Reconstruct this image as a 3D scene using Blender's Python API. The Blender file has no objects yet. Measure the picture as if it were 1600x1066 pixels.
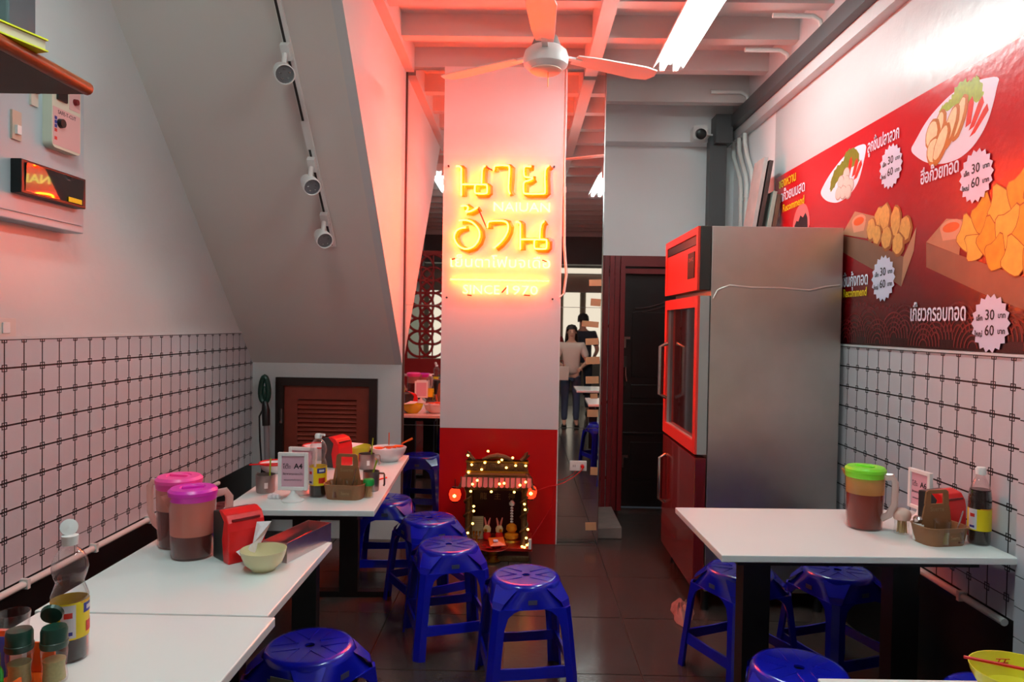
import bpy, bmesh, math, random
from mathutils import Matrix, Vector
random.seed(7)
PI = math.pi
scene = bpy.context.scene
COL = scene.collection

# ------------------------------------------------------------------ camera, world, exposure
F = 1115.0
cam_d = bpy.data.cameras.new('camera'); cam = bpy.data.objects.new('camera', cam_d); COL.objects.link(cam)
cam_d.sensor_width = 36; cam_d.lens = F / 1600 * 36; cam_d.clip_start = 0.02
cam.matrix_world = (Matrix.Translation((0, 0, 1.5)) @ Matrix.Rotation(math.atan(15 / F), 4, 'Z')
                    @ Matrix.Rotation(PI / 2 - math.atan(25 / F), 4, 'X') @ Matrix.Rotation(0.0165, 4, 'Z'))
scene.camera = cam
w = bpy.data.worlds.new('night_street'); scene.world = w; w.use_nodes = True
w.node_tree.nodes['Background'].inputs[0].default_value = (0.55, 0.62, 0.75, 1)
w.node_tree.nodes['Background'].inputs[1].default_value = 0.12
vs = scene.view_settings
vs.view_transform = 'Standard'; vs.look = 'None'; vs.exposure = 0.0; vs.gamma = 1.0; vs.use_curve_mapping = False
TUBE = 66.0          # radiance of the fluorescent tubes
NEON = 275.0          # radiance of the orange neon tubes
STREET = 1.15         # lit shop windows over the street

# ------------------------------------------------------------------ helpers
def lin(c):
    return tuple(((v / 255) / 12.92 if v / 255 <= .04045 else ((v / 255 + .055) / 1.055) ** 2.4) for v in c) + (1,)
MATS = {}
def pm(name, col, rough=.5, metal=0.0, var=0.0, scale=12.0, bump=0.0, bscale=60.0, emis=None, est=0.0, spec=.5, coat=0.0, trans=0.0, sss=0.0):
    m = bpy.data.materials.new(name); m.use_nodes = True; nt = m.node_tree; b = nt.nodes['Principled BSDF']
    c = lin(col)
    b.inputs['Base Color'].default_value = c
    b.inputs['Roughness'].default_value = rough; b.inputs['Metallic'].default_value = metal
    b.inputs['Specular IOR Level'].default_value = spec; b.inputs['Coat Weight'].default_value = coat
    b.inputs['Transmission Weight'].default_value = trans
    tc = nt.nodes.new('ShaderNodeTexCoord')
    if var:
        n = nt.nodes.new('ShaderNodeTexNoise'); n.inputs['Scale'].default_value = scale; n.inputs['Detail'].default_value = 4
        nt.links.new(tc.outputs['Object'], n.inputs['Vector'])
        r = nt.nodes.new('ShaderNodeMix'); r.data_type = 'RGBA'
        r.inputs[6].default_value = tuple(max(0, v * (1 - var)) for v in c[:3]) + (1,)
        r.inputs[7].default_value = tuple(min(1, v * (1 + var)) for v in c[:3]) + (1,)
        nt.links.new(n.outputs['Fac'], r.inputs[0]); nt.links.new(r.outputs[2], b.inputs['Base Color'])
    if bump:
        n2 = nt.nodes.new('ShaderNodeTexNoise'); n2.inputs['Scale'].default_value = bscale; n2.inputs['Detail'].default_value = 3
        nt.links.new(tc.outputs['Object'], n2.inputs['Vector'])
        bp = nt.nodes.new('ShaderNodeBump'); bp.inputs['Strength'].default_value = bump; bp.inputs['Distance'].default_value = .01
        nt.links.new(n2.outputs['Fac'], bp.inputs['Height']); nt.links.new(bp.outputs[0], b.inputs['Normal'])
    if emis is not None:
        b.inputs['Emission Color'].default_value = emis + (1,); b.inputs['Emission Strength'].default_value = est
    MATS[name] = m
    return m
def clear(name, tint=(1, 1, 1), gloss=.12, haze=0.0, hazecol=(230, 230, 230), rough=.05):
    m = bpy.data.materials.new(name); m.use_nodes = True; nt = m.node_tree; nt.nodes.clear()
    out = nt.nodes.new('ShaderNodeOutputMaterial'); t = nt.nodes.new('ShaderNodeBsdfTransparent')
    t.inputs[0].default_value = tint + (1,)
    g = nt.nodes.new('ShaderNodeBsdfGlossy'); g.inputs['Roughness'].default_value = rough
    lw = nt.nodes.new('ShaderNodeLayerWeight'); lw.inputs[0].default_value = gloss
    mx = nt.nodes.new('ShaderNodeMixShader')
    nt.links.new(lw.outputs['Facing'], mx.inputs[0])
    src = t
    if haze:
        d = nt.nodes.new('ShaderNodeBsdfDiffuse'); d.inputs[0].default_value = lin(hazecol)
        tl = nt.nodes.new('ShaderNodeBsdfTranslucent'); tl.inputs[0].default_value = lin(hazecol)
        a = nt.nodes.new('ShaderNodeMixShader'); a.inputs[0].default_value = .5
        nt.links.new(d.outputs[0], a.inputs[1]); nt.links.new(tl.outputs[0], a.inputs[2])
        h = nt.nodes.new('ShaderNodeMixShader'); h.inputs[0].default_value = haze
        nt.links.new(t.outputs[0], h.inputs[1]); nt.links.new(a.outputs[0], h.inputs[2]); src = h
    nt.links.new(src.outputs[0], mx.inputs[1]); nt.links.new(g.outputs[0], mx.inputs[2])
    nt.links.new(mx.outputs[0], out.inputs[0])
    return m
def emit(name, col, strength):
    m = bpy.data.materials.new(name); m.use_nodes = True; nt = m.node_tree; nt.nodes.clear()
    out = nt.nodes.new('ShaderNodeOutputMaterial'); e = nt.nodes.new('ShaderNodeEmission')
    e.inputs[0].default_value = col + (1,); e.inputs[1].default_value = strength
    nt.links.new(e.outputs[0], out.inputs[0])
    return m

class MB:
    def __init__(s): s.v = []; s.f = []
    def add(s, vs_, fs_):
        n = len(s.v); s.v += [tuple(p) for p in vs_]; s.f += [tuple(i + n for i in f) for f in fs_]; return s
    def box(s, x0, y0, z0, x1, y1, z1):
        return s.add([(x, y, z) for z in (z0, z1) for y in (y0, y1) for x in (x0, x1)],
                     [(0, 2, 3, 1), (4, 5, 7, 6), (0, 1, 5, 4), (2, 6, 7, 3), (0, 4, 6, 2), (1, 3, 7, 5)])
    def obox(s, c, sz, R=None):
        R = R or Matrix.Identity(3); h = [v / 2 for v in sz]; c = Vector(c)
        vs_ = [c + R @ Vector((x, y, z)) for z in (-h[2], h[2]) for y in (-h[1], h[1]) for x in (-h[0], h[0])]
        return s.add(vs_, [(0, 2, 3, 1), (4, 5, 7, 6), (0, 1, 5, 4), (2, 6, 7, 3), (0, 4, 6, 2), (1, 3, 7, 5)])
    def lathe(s, prof, n=24, c=(0, 0, 0), sx=1, sy=1, R=None):
        vs_, fs_ = [], []
        for r, z in prof:
            for k in range(n):
                a = 2 * PI * k / n; p = Vector((r * sx * math.cos(a), r * sy * math.sin(a), z))
                if R: p = R @ p
                vs_.append(tuple(Vector(c) + p))
        for i in range(len(prof) - 1):
            for k in range(n):
                k2 = (k + 1) % n; fs_.append((i * n + k, i * n + k2, (i + 1) * n + k2, (i + 1) * n + k))
        if prof[0][0] > 1e-6: fs_.append(tuple(range(n))[::-1])
        if prof[-1][0] > 1e-6: fs_.append(tuple((len(prof) - 1) * n + k for k in range(n)))
        return s.add(vs_, fs_)
    def shell(s, prof, n=24, c=(0, 0, 0)):
        vs_, fs_ = [], []
        for r, z in prof:
            for k in range(n):
                a = 2 * PI * k / n; vs_.append((c[0] + r * math.cos(a), c[1] + r * math.sin(a), c[2] + z))
        for i in range(len(prof) - 1):
            for k in range(n):
                k2 = (k + 1) % n; fs_.append((i * n + k, i * n + k2, (i + 1) * n + k2, (i + 1) * n + k))
        return s.add(vs_, fs_)
    def tube(s, pts, r, n=8, closed=False, flat=None):
        P = [Vector(p) for p in pts]; N = len(P); vs_, fs_ = [], []
        up = None
        for i, p in enumerate(P):
            a = P[i - 1] if (i > 0 or closed) else p; b = P[(i + 1) % N] if (i < N - 1 or closed) else p
            t = (b - a)
            t = t.normalized() if t.length > 1e-9 else Vector((0, 0, 1))
            if up is None:
                up = Vector((0, 1, 0)) if abs(t.y) < .9 else Vector((1, 0, 0))
            sd = t.cross(up)
            if sd.length < 1e-4: sd = t.cross(Vector((1, .3, .2)))
            sd.normalize(); u2 = sd.cross(t).normalized()
            if flat is None: up = u2
            rr = r[i] if isinstance(r, (list, tuple)) else r
            for k in range(n):
                an = 2 * PI * k / n
                d = sd * math.cos(an) * rr + u2 * math.sin(an) * (rr if flat is None else flat)
                vs_.append(p + d)
        for i in range(N if closed else N - 1):
            j = (i + 1) % N
            for k in range(n):
                k2 = (k + 1) % n; fs_.append((i * n + k, i * n + k2, j * n + k2, j * n + k))
        if not closed:
            fs_.append(tuple(range(n))); fs_.append(tuple((N - 1) * n + k for k in range(n)))
        return s.add(vs_, fs_)
    def prism(s, pts, axis, a0, a1):
        n = len(pts)
        mk = {'x': lambda p, a: (a, p[0], p[1]), 'y': lambda p, a: (p[0], a, p[1]), 'z': lambda p, a: (p[0], p[1], a)}[axis]
        return s.add([mk(p, a0) for p in pts] + [mk(p, a1) for p in pts],
                     [tuple(range(n)), tuple(range(n, 2 * n))[::-1]] + [(i, (i + 1) % n, (i + 1) % n + n, i + n) for i in range(n)])
    def xf(s, Mx):
        s.v = [tuple(Mx @ Vector(p)) for p in s.v]; return s
    def mesh(s, name, mat, smooth=False, fix=True):
        me = bpy.data.meshes.new(name); me.from_pydata(s.v, [], s.f)
        if fix:
            bm = bmesh.new(); bm.from_mesh(me); bmesh.ops.recalc_face_normals(bm, faces=bm.faces); bm.to_mesh(me); bm.free()
        if smooth:
            me.polygons.foreach_set('use_smooth', [True] * len(me.polygons)); me.set_sharp_from_angle(angle=math.radians(38))
        me.materials.append(mat); me.update()
        return me
    def build(s, name, mat, parent=None, smooth=False, bevel=0.0, fix=True):
        o = bpy.data.objects.new(name, s.mesh(name, mat, smooth, fix)); COL.objects.link(o)
        if parent: o.parent = parent
        if bevel:
            b = o.modifiers.new('bevel', 'BEVEL'); b.width = bevel; b.segments = 2; b.limit_method = 'ANGLE'
        return o
def arc(c, r, a0, a1, n, plane='xz', y=0.0):
    out = []
    for i in range(n + 1):
        a = a0 + (a1 - a0) * i / n
        p = (c[0] + r * math.cos(a), c[1] + r * math.sin(a))
        out.append({'xz': (p[0], y, p[1]), 'xy': (p[0], p[1], y), 'yz': (y, p[0], p[1])}[plane])
    return out
def rsq(hx, hy, r, n=5, cx=0, cy=0):
    o = []
    for qx, qy, a in ((1, 1, 0), (-1, 1, PI / 2), (-1, -1, PI), (1, -1, 1.5 * PI)):
        for i in range(n + 1):
            t = a + PI / 2 * i / n
            o.append((cx + qx * (hx - r) + r * math.cos(t), cy + qy * (hy - r) + r * math.sin(t)))
    return o
def tag(o, label, cat, group=None):
    o['label'] = label; o['category'] = cat
    if group: o['group'] = group
    return o
def thing(name, label, cat, loc=(0, 0, 0), rz=0.0, group=None):
    o = bpy.data.objects.new(name, None); COL.objects.link(o); o.empty_display_size = .1
    o.location = loc; o.rotation_euler = (0, 0, rz)
    return tag(o, label, cat, group)
def struct(o): o['kind'] = 'structure'; return o
def link(name, me, parent=None, loc=(0, 0, 0), rot=(0, 0, 0), scale=None):
    o = bpy.data.objects.new(name, me); COL.objects.link(o); o.location = loc; o.rotation_euler = rot
    if scale: o.scale = scale
    if parent: o.parent = parent
    return o
def dup(root, label, loc, rz, group=None):
    r = root.copy(); COL.objects.link(r); r.location = loc; r.rotation_euler = (0, 0, rz); r['label'] = label
    if group: r['group'] = group
    for ch in list(root.children):
        c = ch.copy(); COL.objects.link(c); c.parent = r
        for g in list(ch.children):
            d = g.copy(); COL.objects.link(d); d.parent = c
    return r
def text(name, body, size, mat, parent, loc, Mx, width=None, ext=0.0005, align='CENTER', bold=0.0):
    """lettering as a thin mesh; Mx is the 3x3 whose columns are reading direction, up and facing"""
    c = bpy.data.curves.new('lettering', 'FONT'); c.body = body; c.size = size; c.extrude = ext; c.resolution_u = 2
    c.align_x = align; c.align_y = 'CENTER'; c.offset = bold
    o = bpy.data.objects.new('lettering', c); COL.objects.link(o)
    bpy.context.view_layer.update()
    me = bpy.data.meshes.new_from_object(o.evaluated_get(bpy.context.evaluated_depsgraph_get()))
    bpy.data.objects.remove(o); bpy.data.curves.remove(c)
    me.name = name; me.materials.clear(); me.materials.append(mat)
    xs = [v.co.x for v in me.vertices]
    k = (width / (max(xs) - min(xs))) if (width and xs) else 1
    R4 = Matrix.Translation(Vector(loc)) @ Mx.to_4x4() @ Matrix.Diagonal((k, 1, 1, 1))
    me.transform(R4)
    t = bpy.data.objects.new(name, me); COL.objects.link(t)
    if parent: t.parent = parent
    return t
def cols(a, b, c): return Matrix((a, b, c)).transposed()
FRONT = cols((1, 0, 0), (0, 0, 1), (0, -1, 0))      # faces -y (towards the camera)
ONRIGHT = cols((0, -1, 0), (0, 0, 1), (-1, 0, 0))   # on the right wall
ONLEFT = cols((0, 1, 0), (0, 0, 1), (1, 0, 0))      # on the left wall

# ------------------------------------------------------------------ materials
plaster = pm('white plaster', (206, 208, 208), .55, var=.04, scale=3, bump=.12, bscale=18)
plaster_r = pm('glossy white plaster', (192, 192, 193), .32, var=.03, scale=4, bump=.25, bscale=14)
plaster_l = pm('satin white plaster', (206, 208, 208), .34, var=.04, scale=3, bump=.22, bscale=14)
pass_m = pm('passage white paint', (236, 238, 240), .5, var=.02, scale=3)  # whiter base colour than the plaster in the room
soffit_m = pm('grey painted soffit', (218, 213, 208), .6, var=.03, scale=2)
ceil_m = pm('white ceiling paint', (200, 194, 192), .5, var=.03, scale=5)
tile_m = pm('white glazed tile', (198, 198, 203), .22, var=.02, scale=3)
grout_m = pm('black grout', (14, 10, 14), .5)
dado_m = pm('black dado paint', (12, 9, 10), .35, var=.2, scale=9)
floor_m = pm('brown stoneware floor tile', (64, 53, 50), .2, var=.22, scale=3, bump=.05, bscale=30)
joint_m = pm('dark floor joint', (34, 28, 27), .6)
red_gloss = pm('red glossy panel', (200, 14, 14), .25)
col_white = pm('white laminate column panel', (226, 218, 220), .28, var=.01)
mirror_m = pm('silvered mirror', (225, 222, 220), .015, 1.0)
steel = pm('brushed stainless steel', (204, 198, 192), .38, 1.0, var=.2, scale=4, bump=.25, bscale=2.2)
steel_d = pm('dark steel edge', (70, 70, 68), .4, .8)
silver = pm('polished metal', (190, 186, 184), .2, 1.0)
black = pm('black plastic', (14, 14, 15), .35)
blackm = pm('black painted steel', (10, 10, 10), .45)
white_p = pm('white plastic', (232, 232, 230), .35)
white_top = pm('white table laminate', (232, 240, 238), .14, var=.015, scale=2)
grey_beam = pm('dark grey steel paint', (72, 74, 76), .45, var=.1, scale=6)
fridge_red = pm('red fridge front', (222, 62, 48), .3)  # even red base colour for the fridge header and glass door frame
door_dark = pm('dark brown door lacquer', (26, 18, 19), .3, var=.2, scale=8)
door_red = pm('dark red gate paint', (110, 10, 16), .4, var=.15, scale=8)
louvre_m = pm('reddish brown wood', (132, 50, 34), .4, var=.2, scale=16)
louvre_f = pm('dark brown frame', (30, 15, 12), .4)
blue_p = pm('blue stool plastic', (14, 22, 168), .2, var=.05, scale=6, coat=.3)
dkred_p = pm('dark red stool plastic', (104, 20, 22), .3)
red_p = pm('red plastic', (214, 20, 22), .28)
brown_p = pm('brown caddy plastic', (138, 92, 56), .5, var=.06, scale=20)
tan_print = pm('pale stamped print', (152, 122, 88), .6)
wood_shelf = pm('orange brown wood edge', (132, 58, 22), .35, var=.25, scale=25)
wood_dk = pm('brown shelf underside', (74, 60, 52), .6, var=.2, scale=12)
panel_m = pm('pale grey enamel', (176, 190, 196), .35)
cream = pm('cream ceramic', (214, 208, 166), .2)
yellow_m = pm('yellow melamine', (214, 204, 46), .25)
white_bowl = pm('white melamine', (226, 224, 226), .22)
orange_p = pm('orange plastic', (232, 92, 26), .35)
dkgreen = pm('dark green plastic', (14, 56, 44), .35)
green_p = pm('green plastic', (18, 150, 62), .35)
gold = pm('gold', (214, 160, 60), .3, 1.0, var=.2, scale=30)
gold_d = pm('aged gilt carving', (92, 62, 32), .5, .3, var=.45, scale=60, bump=.5, bscale=80)
tissue_m = pm('white tissue', (236, 232, 236), .8, bump=.2, bscale=60)
soy = pm('dark fish sauce', (40, 14, 12), .15, spec=.4)
wood_p = pm('toothpick wood', (206, 172, 120), .6, var=.2, scale=200)
label_y = pm('yellow paper label', (226, 200, 20), .4)
label_w = pm('white paper label', (200, 200, 206), .4)
label_b = pm('blue print', (38, 40, 128), .4)
label_r = pm('red print', (200, 40, 26), .4)
ink = pm('black ink', (24, 18, 24), .6)
pink_paper = pm('pink printed card', (214, 170, 186), .55)
skin = pm('skin', (206, 158, 132), .5)
hair_m = pm('dark brown hair', (34, 24, 22), .5)
cloth_w = pm('cream blouse', (222, 204, 190), .8, bump=.2)
denim = pm('blue denim', (66, 84, 110), .8, var=.2, scale=10)
cloth_b = pm('dark navy cloth', (44, 46, 60), .8, var=.1)
cloth_r = pm('red cloth', (150, 20, 24), .8)
tape_m = pm('brown parcel tape', (196, 150, 110), .45, var=.1)
conduit_m = pm('white conduit', (214, 214, 210), .4)
glass = clear('clear glass', (.97, .98, .98), .10)
pet = clear('clear plastic', (.96, .95, .95), .18, haze=.04, hazecol=(235, 225, 225))
acrylic = clear('clear acrylic sheet', (.99, .99, .99), .03)
tint_glass = clear('smoked fridge glass', (.5, .46, .48), .2, haze=.25, hazecol=(120, 105, 110))
milky = clear('milky plastic', (.95, .8, .76), .15, haze=.66, hazecol=(240, 168, 150), rough=.2)
milky2 = clear('pale orange plastic', (.97, .86, .66), .15, haze=.62, hazecol=(240, 182, 110), rough=.2)
milky_low = clear('wet plastic', (.95, .85, .82), .12, haze=.10, hazecol=(220, 150, 140), rough=.15)
tea = pm('red tea', (88, 18, 18), .25)
tea2 = pm('brown tea', (122, 42, 28), .25)
lid_pink = pm('hot pink lid', (250, 74, 160), .35)
lid_mag = pm('magenta lid', (216, 44, 176), .3)
lid_lime = pm('lime lid', (130, 226, 50), .35)
tube_m = emit('fluorescent tube', (.79, 1.0, .98), TUBE)
neon_m = emit('orange neon', (1.0, .047, .002), NEON)
neon_w = emit('warm neon lettering', (1.0, .80, .17), 5.0)
neon_back = pm('orange letter backing', (236, 112, 20), .4)
bulb_m = emit('warm fairy bulb', (1.0, .52, .10), 8.0)
lantern_m = emit('red lantern paper', (1.0, .03, .008), 3.0)
street_m = emit('lit shop interior', (1.0, .9, .72), STREET)
street_g = emit('green lit sign', (.1, 1.0, .35), STREET * 1.2)

# ------------------------------------------------------------------ dimensions
XL, XR, D, ZC, ZB = -1.86, 1.70, 4.92, 3.38, 3.245
YF, YP = -3.6, 5.85            # shop front, back of the passage
XS = -.82                      # stair side wall
def soff(y): return 1.213 + (4.9 - y) * 1.0

# ------------------------------------------------------------------ floor
fl = struct(MB().box(XL, YF - 3.5, -.06, XR + .1, YP + .1, -.008).build('floor', joint_m))
tl = MB().box(-.297, -.297, -.008, .297, .297, 0).mesh('floor_tile', floor_m)
for i in range(6):
    for j in range(16):
        link('floor_tile', tl, fl, (XL + .3 + i * .6, YF + .35 + j * .6, random.uniform(-.0004, .0004)))
# ------------------------------------------------------------------ ceiling with joists
ce = struct(MB().box(XL, YF, ZC, XR + .1, YP + .1, ZC + .1).build('ceiling', ceil_m))
for k in range(17):
    yc = 4.40 - .485 * k
    x0 = XS if yc > 2.75 else XL
    MB().box(x0, yc - .0425, ZB, 1.64, yc + .0425, ZC).build('beam', ceil_m, ce)
MB().box(XS, 4.885, ZB, 1.64, 4.97, ZC).build('beam', ceil_m, ce)
MB().box(.395, YF, 3.195, .48, 4.885, ZC).build('beam', ceil_m, ce)
MB().box(XS, 2.75, 3.21, XS + .06, 4.885, ZC).build('beam', ceil_m, ce)
MB().box(.53, 5.3, 3.16, 1.64, 5.38, ZC).build('beam', ceil_m, ce)
# ------------------------------------------------------------------ side walls with tiles
def tiled_wall(name, xw, sgn, y_lines, ysplit0, ysplit1, yend0, yend1, sy, oy):
    """plaster wall, glazed tiles z .515-1.418 with black joints and corner motifs"""
    wall = struct(MB().box(min(xw, xw - sgn * .1), YF, 0, max(xw, xw - sgn * .1), yend1, ZC).build(name, plaster_l if sgn > 0 else plaster_r))
    sz = .104; top = 1.418; g = .0034; t = .006
    back = MB().box(min(xw, xw + sgn * .0052), yend0, .515, max(xw, xw + sgn * .0052), yend1, top).build('grout_bed', grout_m, wall)
    xa, xb = sorted((xw + sgn * .002, xw + sgn * t))
    full = MB().box(xa - xw, -sy / 2 + g, -sz / 2 + g, xb - xw, sy / 2 - g, sz / 2 - g).mesh('tile', tile_m)
    hb = (top - 8 * sz) - .515
    cut = MB().box(xa - xw, -sy / 2 + g, -hb / 2 + g, xb - xw, sy / 2 - g, hb / 2).mesh('tile', tile_m)
    rest = MB(); mot = MB()
    k0 = math.floor((yend0 - oy) / sy); k1 = math.ceil((yend1 - oy) / sy)
    xm0, xm1 = sorted((xw + sgn * t, xw + sgn * (t + .0008)))
    for k in range(k0, k1 + 1):
        yc = oy + (k + .5) * sy; y0, y1 = yc - sy / 2, yc + sy / 2
        ca, cb = max(y0, yend0), min(y1, yend1)
        if cb - ca < .012: continue
        for r in range(9):
            z1 = top - r * sz; z0 = max(top - (r + 1) * sz, .515)
            if ysplit0 <= y0 and y1 <= ysplit1 and cb - ca > sy * .98:
                link('tile', full if r < 8 else cut, wall, (xw, yc, (z0 + z1) / 2))
            else:
                rest.box(xa, ca + g, z0 + g, xb, cb - g, z1 - g)
            if y0 > max(yend0 + .02, ysplit0 - .5):                      # little square round each crossing
                h, q = .0132, .0016
                zt = z1
                for (a, b, c, d) in ((-h, -h, h, -h + 2 * q), (-h, h - 2 * q, h, h), (-h, -h, -h + 2 * q, h), (h - 2 * q, -h, h, h)):
                    e = min(zt + d, top); s0 = min(zt + b, top)
                    if e - s0 > .0005: mot.box(xm0, y0 + a, s0, xm1, y0 + c, e)
    if rest.v: o = rest.build('tile_field', tile_m, wall); o['kind'] = 'stuff'
    o = mot.build('joint_motif', grout_m, wall); o['kind'] = 'stuff'
    return wall
wl = tiled_wall('wall_left', XL, 1, None, 1.8, 4.92, -1.3, D, .1015, 2.634)
wr = tiled_wall('wall_right', XR, -1, None, 1.9, 4.0, -1.3, 4.9, .1036, 2.4757)
# the right wall runs on beside the passage; upper beam and pier
struct(MB().box(XR, D - .02, 0, XR + .1, YP, ZC).build('wall_right_passage', pass_m))
struct(MB().box(1.64, YF, 2.976, XR + .02, YP, ZC).build('trim_1', plaster_r))
struct(MB().box(XL - .1, D - .02, 0, XL, YP, ZC).build('wall_left_end', plaster))
# cap and pipe along the tile edge, black dado below
for nm, xw, sg, y1 in (('left', XL, 1, D), ('right', XR, -1, 3.9)):
    xa, xb = sorted((xw, xw + sg * .004))
    struct(MB().box(xa, -1.3, 0, xb, y1, .513).build('baseboard_' + nm, dado_m))
    xa, xb = sorted((xw, xw + sg * .012))
    struct(MB().box(xa, -1.3, 1.418, xb, y1 if nm == 'left' else 4.9, 1.428).build('trim_2' if nm == 'left' else 'trim_3', plaster))
    p = MB().tube([(xw + sg * .02, -1.3, .503), (xw + sg * .02, 2.28 if nm == 'right' else y1 - .6, .503)], .0135, 10) if nm == 'left' else \
        MB().tube([(xw + sg * .02, 2.46, .503), (xw + sg * .02, 3.75, .503)], .0135, 10)
    pp = p.build('cable_conduit', conduit_m, None, True)
    tag(pp, 'thin white conduit under the %s tiled wall edge' % nm, 'conduit')
    for yy in ((2.2, 2.62, 3.05, 3.5) if nm == 'left' else (2.7, 3.2)):
        MB().box(xw, yy - .008, .485, xw + sg * .036, yy + .008, .522).build('clip', conduit_m, pp)
# pier on the right, near the camera
pier = struct(MB().box(XR - .03, 2.0, 0, XR, 2.40, 1.418).build('wall_pier', grout_m))
for r in range(10):
    for c in range(4):
        MB().box(XR - .034, 2.006 + c * .0985, max(1.418 - .104 * (r + 1), .40) + .002, XR - .029, 2.006 + c * .0985 + .094, 1.418 - .104 * r - .002).build('tile', tile_m, pier)
MB().box(XR - .031, 2.0, .0, XR - .0295, 2.40, .40).build('dado', dado_m, pier)
m = MB()
for r in range(1, 10):
    for c in range(1, 4):
        yy, zz, h, q = 2.004 + c * .0985, 1.418 - .104 * r, .0128, .0013
        for (a, b, cc, d) in ((-h, -h, h, -h + 2 * q), (-h, h - 2 * q, h, h), (-h, -h, -h + 2 * q, h), (h - 2 * q, -h, h, h)):
            m.box(XR - .0348, max(yy + a, 2.0), zz + b, XR - .034, min(max(yy + cc, 2.001), 2.4), zz + d)
o = m.build('joint_motif', grout_m, pier); o['kind'] = 'stuff'

# ------------------------------------------------------------------ stair box, back wall, column
struct(MB().prism([(2.73, ZC), (4.9, soff(4.9)), (4.9, soff(4.9) + .06), (2.79, ZC)], 'x', XL, XS - .05).build('ceiling_stair', soffit_m))
struct(MB().prism([(2.73, ZC), (4.9, soff(4.9)), (D + .03, soff(4.9)), (D + .03, ZC)], 'x', XS - .05, XS).build('wall_stair', plaster))
# under-stair wall with the louvred door
wb = struct(MB().box(XL, 4.9, 0, -1.685, 4.98, 1.213).box(-.985, 4.9, 0, XS - .002, 4.98, 1.213).box(-1.685, 4.9, 1.115, -.985, 4.98, 1.213)
            .box(-1.685, 4.9, 0, -.985, 4.98, .15).build('wall_back', plaster))
d1 = struct(MB().box(-1.685, 4.87, .15, -1.63, 4.93, 1.115).box(-1.04, 4.87, .15, -.985, 4.93, 1.115).box(-1.63, 4.87, 1.06, -1.04, 4.93, 1.115)
            .box(-1.63, 4.87, .15, -1.04, 4.93, .20).build('door_1', louvre_f))
MB().box(-1.63, 4.895, .20, -1.54, 4.92, 1.06).box(-1.13, 4.895, .20, -1.04, 4.92, 1.06).box(-1.54, 4.895, .965, -1.13, 4.92, 1.06)\
    .box(-1.54, 4.895, .20, -1.13, 4.92, .28).build('door_leaf', louvre_m, d1)
sl = MB().obox((0, 0, 0), (.41, .006, .036), Matrix.Rotation(math.radians(-38), 3, 'X')).mesh('slat', louvre_m)
for k in range(22): link('slat', sl, d1, (-1.335, 4.908, .296 + k * .0308))
MB().box(-1.54, 4.93, .28, -1.13, 4.935, .965).build('backing_board', louvre_f, d1)
MB().box(-1.655, 4.862, .80, -1.635, 4.872, .90).build('hinge', silver, d1)
# wall behind the mirrors
struct(MB().box(XS, D + .006, 0, .53, D + .1, ZC).box(.49, D + .1, 0, .53, YP, ZC).build('wall_mirror', plaster))
# column
colm = struct(MB().box(-.548, 4.873, 0, .252, D + .01, ZB).build('wall_column', plaster))
MB().box(-.55, 4.867, .79, .255, 4.873, ZB).build('white_panel', col_white, colm)
MB().box(-.55, 4.867, 0, .255, 4.873, .788).build('red_panel', red_gloss, colm)
MB().box(.255, 4.866, 0, .262, D, ZB).build('edge_strip', white_p, colm)
# mirrors
def mirror(label, x0, x1, edge):
    r = thing('wall_mirror_panels', label, 'mirror', (0, 0, 0))
    for z0, z1 in ((.004, .795), (.798, 1.627), (1.630, ZB - .002)):
        MB().box(x0, D - .001, z0, x1, D + .005, z1).build('mirror_pane', mirror_m, r)
    if edge: MB().box(x1, D - .006, 0, x1 + .008, D + .03, ZB).build('edge_strip', silver, r)
    return r
mirror('narrow mirror between the stair wall and the column', XS + .012, -.552, False)
mr = mirror('tall mirror with taped edge right of the column', .264, .542, True)
struct(MB().box(XS, D - .012, 0, XS + .012, D + .005, ZB).build('trim_4', pm('brown mirror edging', (96, 60, 50), .5)))
for z, wd, h, dx in ((1.80, .085, .045, .002), (1.665, .07, .05, 0), (1.515, .115, .04, -.012), (1.395, .09, .045, -.01), (1.265, .095, .05, 0), (1.13, .09, .05, -.004), (1.02, .05, .035, -.01),
                     (.90, .075, .05, -.004), (.50, .05, .055, 0), (.115, .075, .055, -.002)):
    tp = MB().obox((.54 - wd / 2 + dx, D - .0025, z), (wd, .0015, h), Matrix.Rotation(random.uniform(-.08, .08), 3, 'Y')).build('tape_strip', tape_m, mr)
# ------------------------------------------------------------------ passage: lintel wall, gate, dark door
wp = struct(MB().box(.53, YP, 0, .76, YP + .1, ZC).box(1.53, YP, 0, XR, YP + .1, ZC).box(.76, YP, 2.06, 1.53, YP + .1, ZC)
            .box(.53, 5.70, 2.97, XR, YP, 3.33).build('wall_passage', pass_m))
d2 = struct(MB().box(.76, 5.80, 0, .81, YP + .03, 2.07).box(1.48, 5.80, 0, 1.53, YP + .03, 2.07).box(.53, 5.79, 1.99, 1.6, YP + .03, 2.075)
            .box(.53, 5.77, 1.93, 1.6, 5.80, 1.97).build('door_2', door_red))
MB().box(.81, 5.83, .03, 1.48, 5.87, 1.99).build('door_leaf', door_dark, d2)
MB().box(.84, 5.825, .62, 1.45, 5.832, .64).box(.84, 5.825, .86, 1.45, 5.832, .875).box(.9, 5.825, .25, 1.39, 5.83, .56).box(.9, 5.825, .92, 1.39, 5.83, 1.03)\
    .box(.9, 5.825, 1.09, 1.39, 5.83, 1.62).build('door_moulding', door_dark, d2, bevel=.003)
pts = [(.92 + .47 * t / 12, 5.822, 1.70 + .05 * math.sin((t / 12 - .5) * PI)) for t in range(13)]
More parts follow.
